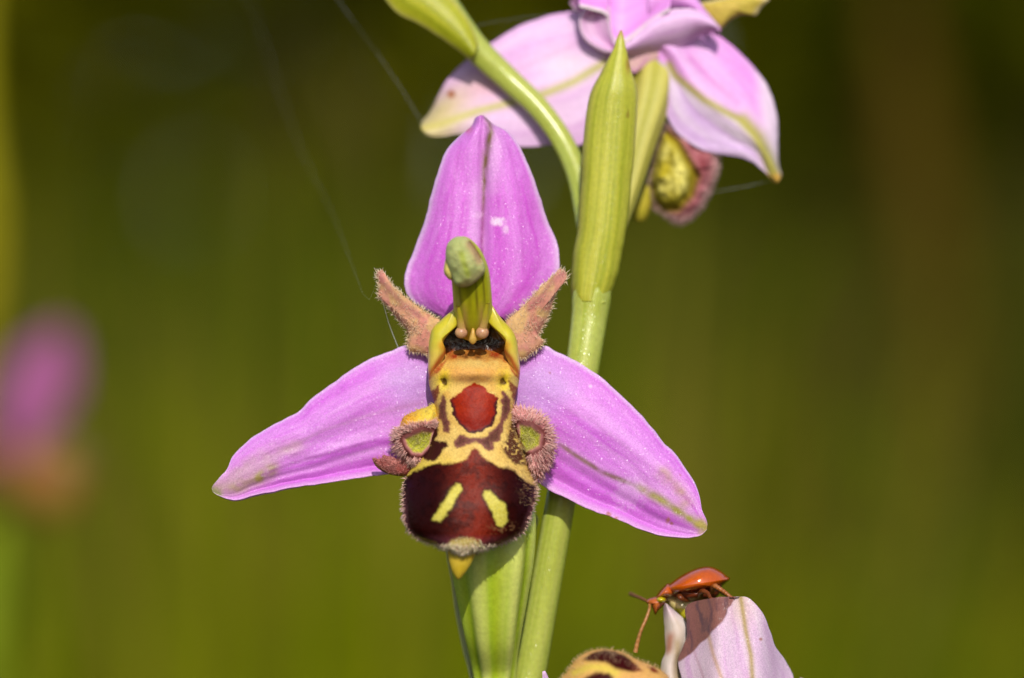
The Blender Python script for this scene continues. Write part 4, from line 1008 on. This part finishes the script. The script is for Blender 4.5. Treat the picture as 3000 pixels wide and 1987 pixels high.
limb("leg", [(1290, 380, .26, 9), (1300, 400, .20, 8), (1330, 420, .24, 6), (1360, 420, .28, 5)], LEG)
limb("leg", [(1540, 350, .44, 9), (1580, 330, .50, 8), (1640, 370, .48, 6), (1690, 405, .30, 5), (1700, 415, .22, 4)], LEG)
limb("leg", [(1430, 380, .44, 9), (1470, 360, .50, 8), (1530, 385, .46, 6), (1570, 410, .3, 5)], LEG)
limb("leg", [(1290, 380, .42, 9), (1300, 400, .46, 8), (1340, 430, .42, 6), (1370, 440, .38, 5)], LEG)

# ------------------------------------------------------------------ second orchid, far out of focus on the left
def at(px, py, y): return P(px, py, y)
YB = 19.0
x0, _, _ = at(20, 1400, YB)
p2 = empty("orchid_plant", (x0, YB, 0))
tag(p2, "blurred second orchid with a pink sepal over a tan lip behind the grass stalk", "orchid")
KB = (D + YB) / D
zz = lambda py: (ZC + (993.5 - py) * S * KB)
tube("stem", [(x0, YB, -.4, .14), (x0 - .1, YB, 8, .13), (x0 - .15, YB + .1, 17, .12), (x0 - .05, YB + .1, zz(1700), .12), (x0, YB, zz(1450), .10), (x0 + .05, YB, zz(1330), .08)], M_grass, p2, lambda T, TH: np.broadcast_to(C(104, 112, 30), T.shape + (3,)), 60, 20, world_path=True)
for k in range(4):
    a = k * 1.57 + .3; tt = np.linspace(0, 1, 20)[:, None]; uu = np.linspace(-1, 1, 7)[None]
    hw2 = .8 * np.sin(np.pi * np.clip(tt * .92 + .08, 0, 1)) ** .7; d = tt * 6
    V = np.stack([x0 + np.cos(a) * d - np.sin(a) * uu * hw2, YB + np.sin(a) * d + np.cos(a) * uu * hw2, .2 + 2 * np.sin(tt * 2.5) + .2 * uu ** 2 + 0 * d], -1)
    mk("leaf", V.reshape(-1, 3), grid_faces(20, 7), M_bract, p2, np.broadcast_to(C(110, 130, 40), V.shape).reshape(-1, 3))
fb = empty("flower", at(140, 1330, YB), p2)
pk = lambda a, b: (lambda T, U, px, py: veined(T, U, C(*a), C(*b), 4, 3, .5))
B = lambda pts: [(130 + (a - 190) * .86, 1230 + (b - 1230) * .9) for a, b in pts]
sheet("dorsal_sepal", B([(90, 1340), (30, 1230), (60, 1090), (130, 990), (230, 930), (262, 935)]), B([(150, 1340), (210, 1260), (285, 1160), (300, 1050), (290, 970), (270, 936)]), M_petal_soft, fb,
      lambda T, U, px, py: YB + .1 * U ** 2, pk((150, 60, 122), (168, 98, 142)), 50, 30, .03, 1, 3)
sheet("lateral_sepal", B([(100, 1330), (20, 1290), (-60, 1300), (-150, 1360), (-180, 1400)]), B([(110, 1390), (50, 1420), (-50, 1450), (-140, 1440), (-182, 1404)]), M_petal_soft, fb, lambda T, U, px, py: YB + .1 + .1 * U ** 2, pk((130, 64, 60), (140, 84, 70)), 40, 24, .03, 1, 4)
sheet("lateral_sepal", B([(130, 1330), (200, 1300), (260, 1300), (300, 1330), (330, 1370)]), B([(130, 1370), (190, 1390), (250, 1400), (300, 1395), (332, 1375)]), M_petal_soft, fb, lambda T, U, px, py: YB + .2 + .1 * U ** 2, pk((130, 100, 60), (136, 104, 66)), 40, 24, .03, 1, 5)
pillow("lip", B([(90, 1340), (60, 1400), (80, 1470), (150, 1530), (240, 1540), (300, 1490), (310, 1420), (250, 1370), (170, 1340)]), M_lip, fb, YB - .2, .25, .2,
       lambda px, py, R: mixc(C(150, 104, 50), C(124, 68, 40), ss(120, 30, px)), 20, 60)

# ------------------------------------------------------------------ out-of-focus grasses
def stalk(name, pts, label, cat, a, b, group=None, mat=M_grass, lob=(5, .05, 0)):
    """upright stalk reaching the ground; pts: (px, py, depth, radius px)"""
    q = [(*P(p[0], p[1], p[2]), p[3] * S * (D + p[2]) / D) for p in pts]
    bx, by = q[0][0], q[0][1]
    gz = float(ground_z(bx, by))
    q = [(bx, by, gz - .4, q[0][3]), (bx, by, gz + (q[0][2] - gz) * .5, q[0][3])] + q
    r = empty(name, (bx, by, gz)); tag(r, label, cat, group)
    tube("stem", q, mat, r, lambda T, TH: mixc(C(*a)[None, None], C(*b)[None, None], fbm(T * 8, TH, 3)), 80, 16, lob, world_path=True)
    return r
s1 = stalk("grass_stalk", [(-150, 2100, 10, 30), (-100, 1500, 10, 30), (-50, 1100, 10, 30), (-25, 900, 10, 50), (-20, 650, 10, 62), (-35, 420, 10, 46), (-40, 200, 10, 30), (-30, 0, 10, 30), (-15, -300, 10, 24), (0, -700, 10, 4)],
           "thick yellow green grass stalk rising beside the blurred orchid", "grass stalk", (122, 116, 20), (146, 136, 26))
s2 = stalk("grass_stalk", [(-60, 2300, 16, 60), (-50, 1950, 16, 90), (-20, 1720, 16, 90), (-5, 1600, 16, 50), (-5, 1520, 16, 6)],
           "short bright green grass shoot below the blurred tan orchid lip", "grass stalk", (124, 140, 26), (144, 156, 40))
s3 = stalk("dry_stem", [(2850, 2100, 60, 30), (2800, 1400, 60, 40), (2740, 800, 60, 75), (2680, 450, 60, 85), (2640, 150, 60, 60), (2620, -300, 60, 20)],
           "brown dry stem blurred in the dark background beyond the dried sepal tips", "dry stem", (84, 68, 18), (96, 76, 22))

for gpx, gtop, gy, ca, cb, lean in ((760, 500, 30, (96, 100, 14), (112, 112, 20), 60), (1120, 250, 38, (100, 96, 40), (116, 108, 50), -90),
                                    (2250, 760, 34, (78, 90, 8), (92, 98, 12), 110), (2560, 1250, 30, (76, 92, 14), (90, 102, 20), -70), (500, 1150, 28, (104, 112, 10), (118, 120, 16), -60)):
    stalk("grass_stalk", [(gpx - lean, 2200, gy, 14), (gpx - lean * .5, 1700, gy, 14), (gpx, max(gtop + 300, 1250 if gtop > 1000 else gtop + 300), gy, 13), (gpx + lean * .6, gtop + 120, gy, 26), (gpx + lean, gtop, gy, 20), (gpx + lean * 1.2, gtop - 70, gy, 3)],
          "thin olive grass stem with a narrow seed head dissolving into the background", "grass stalk", ca, cb, "thin grass stems in the background")

# tussocks of brighter grass behind the plant
def tussock(px, py_top, y, n, spread, a, b, label, seed, wr=(.35, .7)):
    x = P(px, 993, y)[0]; top = P(px, py_top, y)[2]; gz = float(ground_z(x, y))
    o = blades("grass_tussock", n, None, None, ((top - gz) * .55, (top - gz) * 1.05), wr, C(*a, 1), C(*b, 1), M_grass, None, (x, y), spread, .16, seed)
    tag(o, label, "grass tussock", "grass tussocks behind the orchids")
    return o
tussock(620, 850, 36, 420, 2.0, (104, 122, 4), (120, 126, 8), "bright olive green grass tussock behind the blurred orchid", 1)
tussock(1080, 420, 44, 420, 2.6, (112, 108, 26), (128, 118, 40), "khaki grass tussock behind the left hairy petal", 2)
tussock(330, 1500, 34, 360, 2.0, (128, 124, 4), (112, 120, 4), "yellow olive grass tussock low behind the bright green shoot", 3)
tussock(2050, 900, 40, 380, 2.2, (104, 108, 6), (112, 104, 14), "dull olive grass tussock behind the right pink sepal", 4)
tussock(2420, 1600, 38, 360, 2.4, (92, 112, 10), (86, 100, 16), "mid green grass tussock behind the beetle", 5)
tussock(2800, 1350, 46, 320, 2.4, (88, 98, 18), (80, 96, 24), "grey green grass tussock beyond the dry stem foot", 6)
tussock(1280, 1650, 34, 320, 1.6, (104, 124, 10), (108, 110, 24), "fresh green grass tussock low behind the pale bract", 7)
tussock(1850, 1500, 36, 320, 1.4, (100, 124, 4), (98, 108, 8), "fresh green grass tussock low behind the glossy stem", 8)

# ------------------------------------------------------------------ spider silk
def thread(pts, label, r=.9, group="spider threads on the orchids"):
    q = [(p[0], p[1], p[2], r) for p in pts]
    o, _ = tube("spider_thread", q, M_silk, None, lambda T, TH: np.broadcast_to(np.array([.7, .7, .7]), T.shape + (3,)), 40, 6)
    return tag(o, label, "spider thread", group)
thread([(960, -40, 1.6), (1060, 95, 1.45), (1160, 235, 1.3), (1238, 362, 1.21)], "fine spider thread slanting up from the green tip of the upper left sepal", .22)
thread([(2277, 524, 1.08), (2190, 545, 1.14), (2070, 566, 1.2)], "fine spider thread strung from the brown tipped sepal to the hairy lip", .3)
thread([(1112, 800, .06), (1080, 880, .2), (1050, 826, .6), (980, 640, 1.6), (880, 430, 2.6), (780, 150, 3.4), (720, -60, 4)], "long loose spider thread rising from the left hairy petal tip", .10)
thread([(1118, 872, .1), (1140, 950, .22), (1168, 1022, .29)], "short bright spider thread between the left hairy petal and the sepal below", .8)
thread([(1680, 36, 1.2), (1560, 50, 1.35), (1450, 64, 1.2), (1392, 78, 1.0)], "faint spider thread between the bud stem and the folded pink sepal", .2)
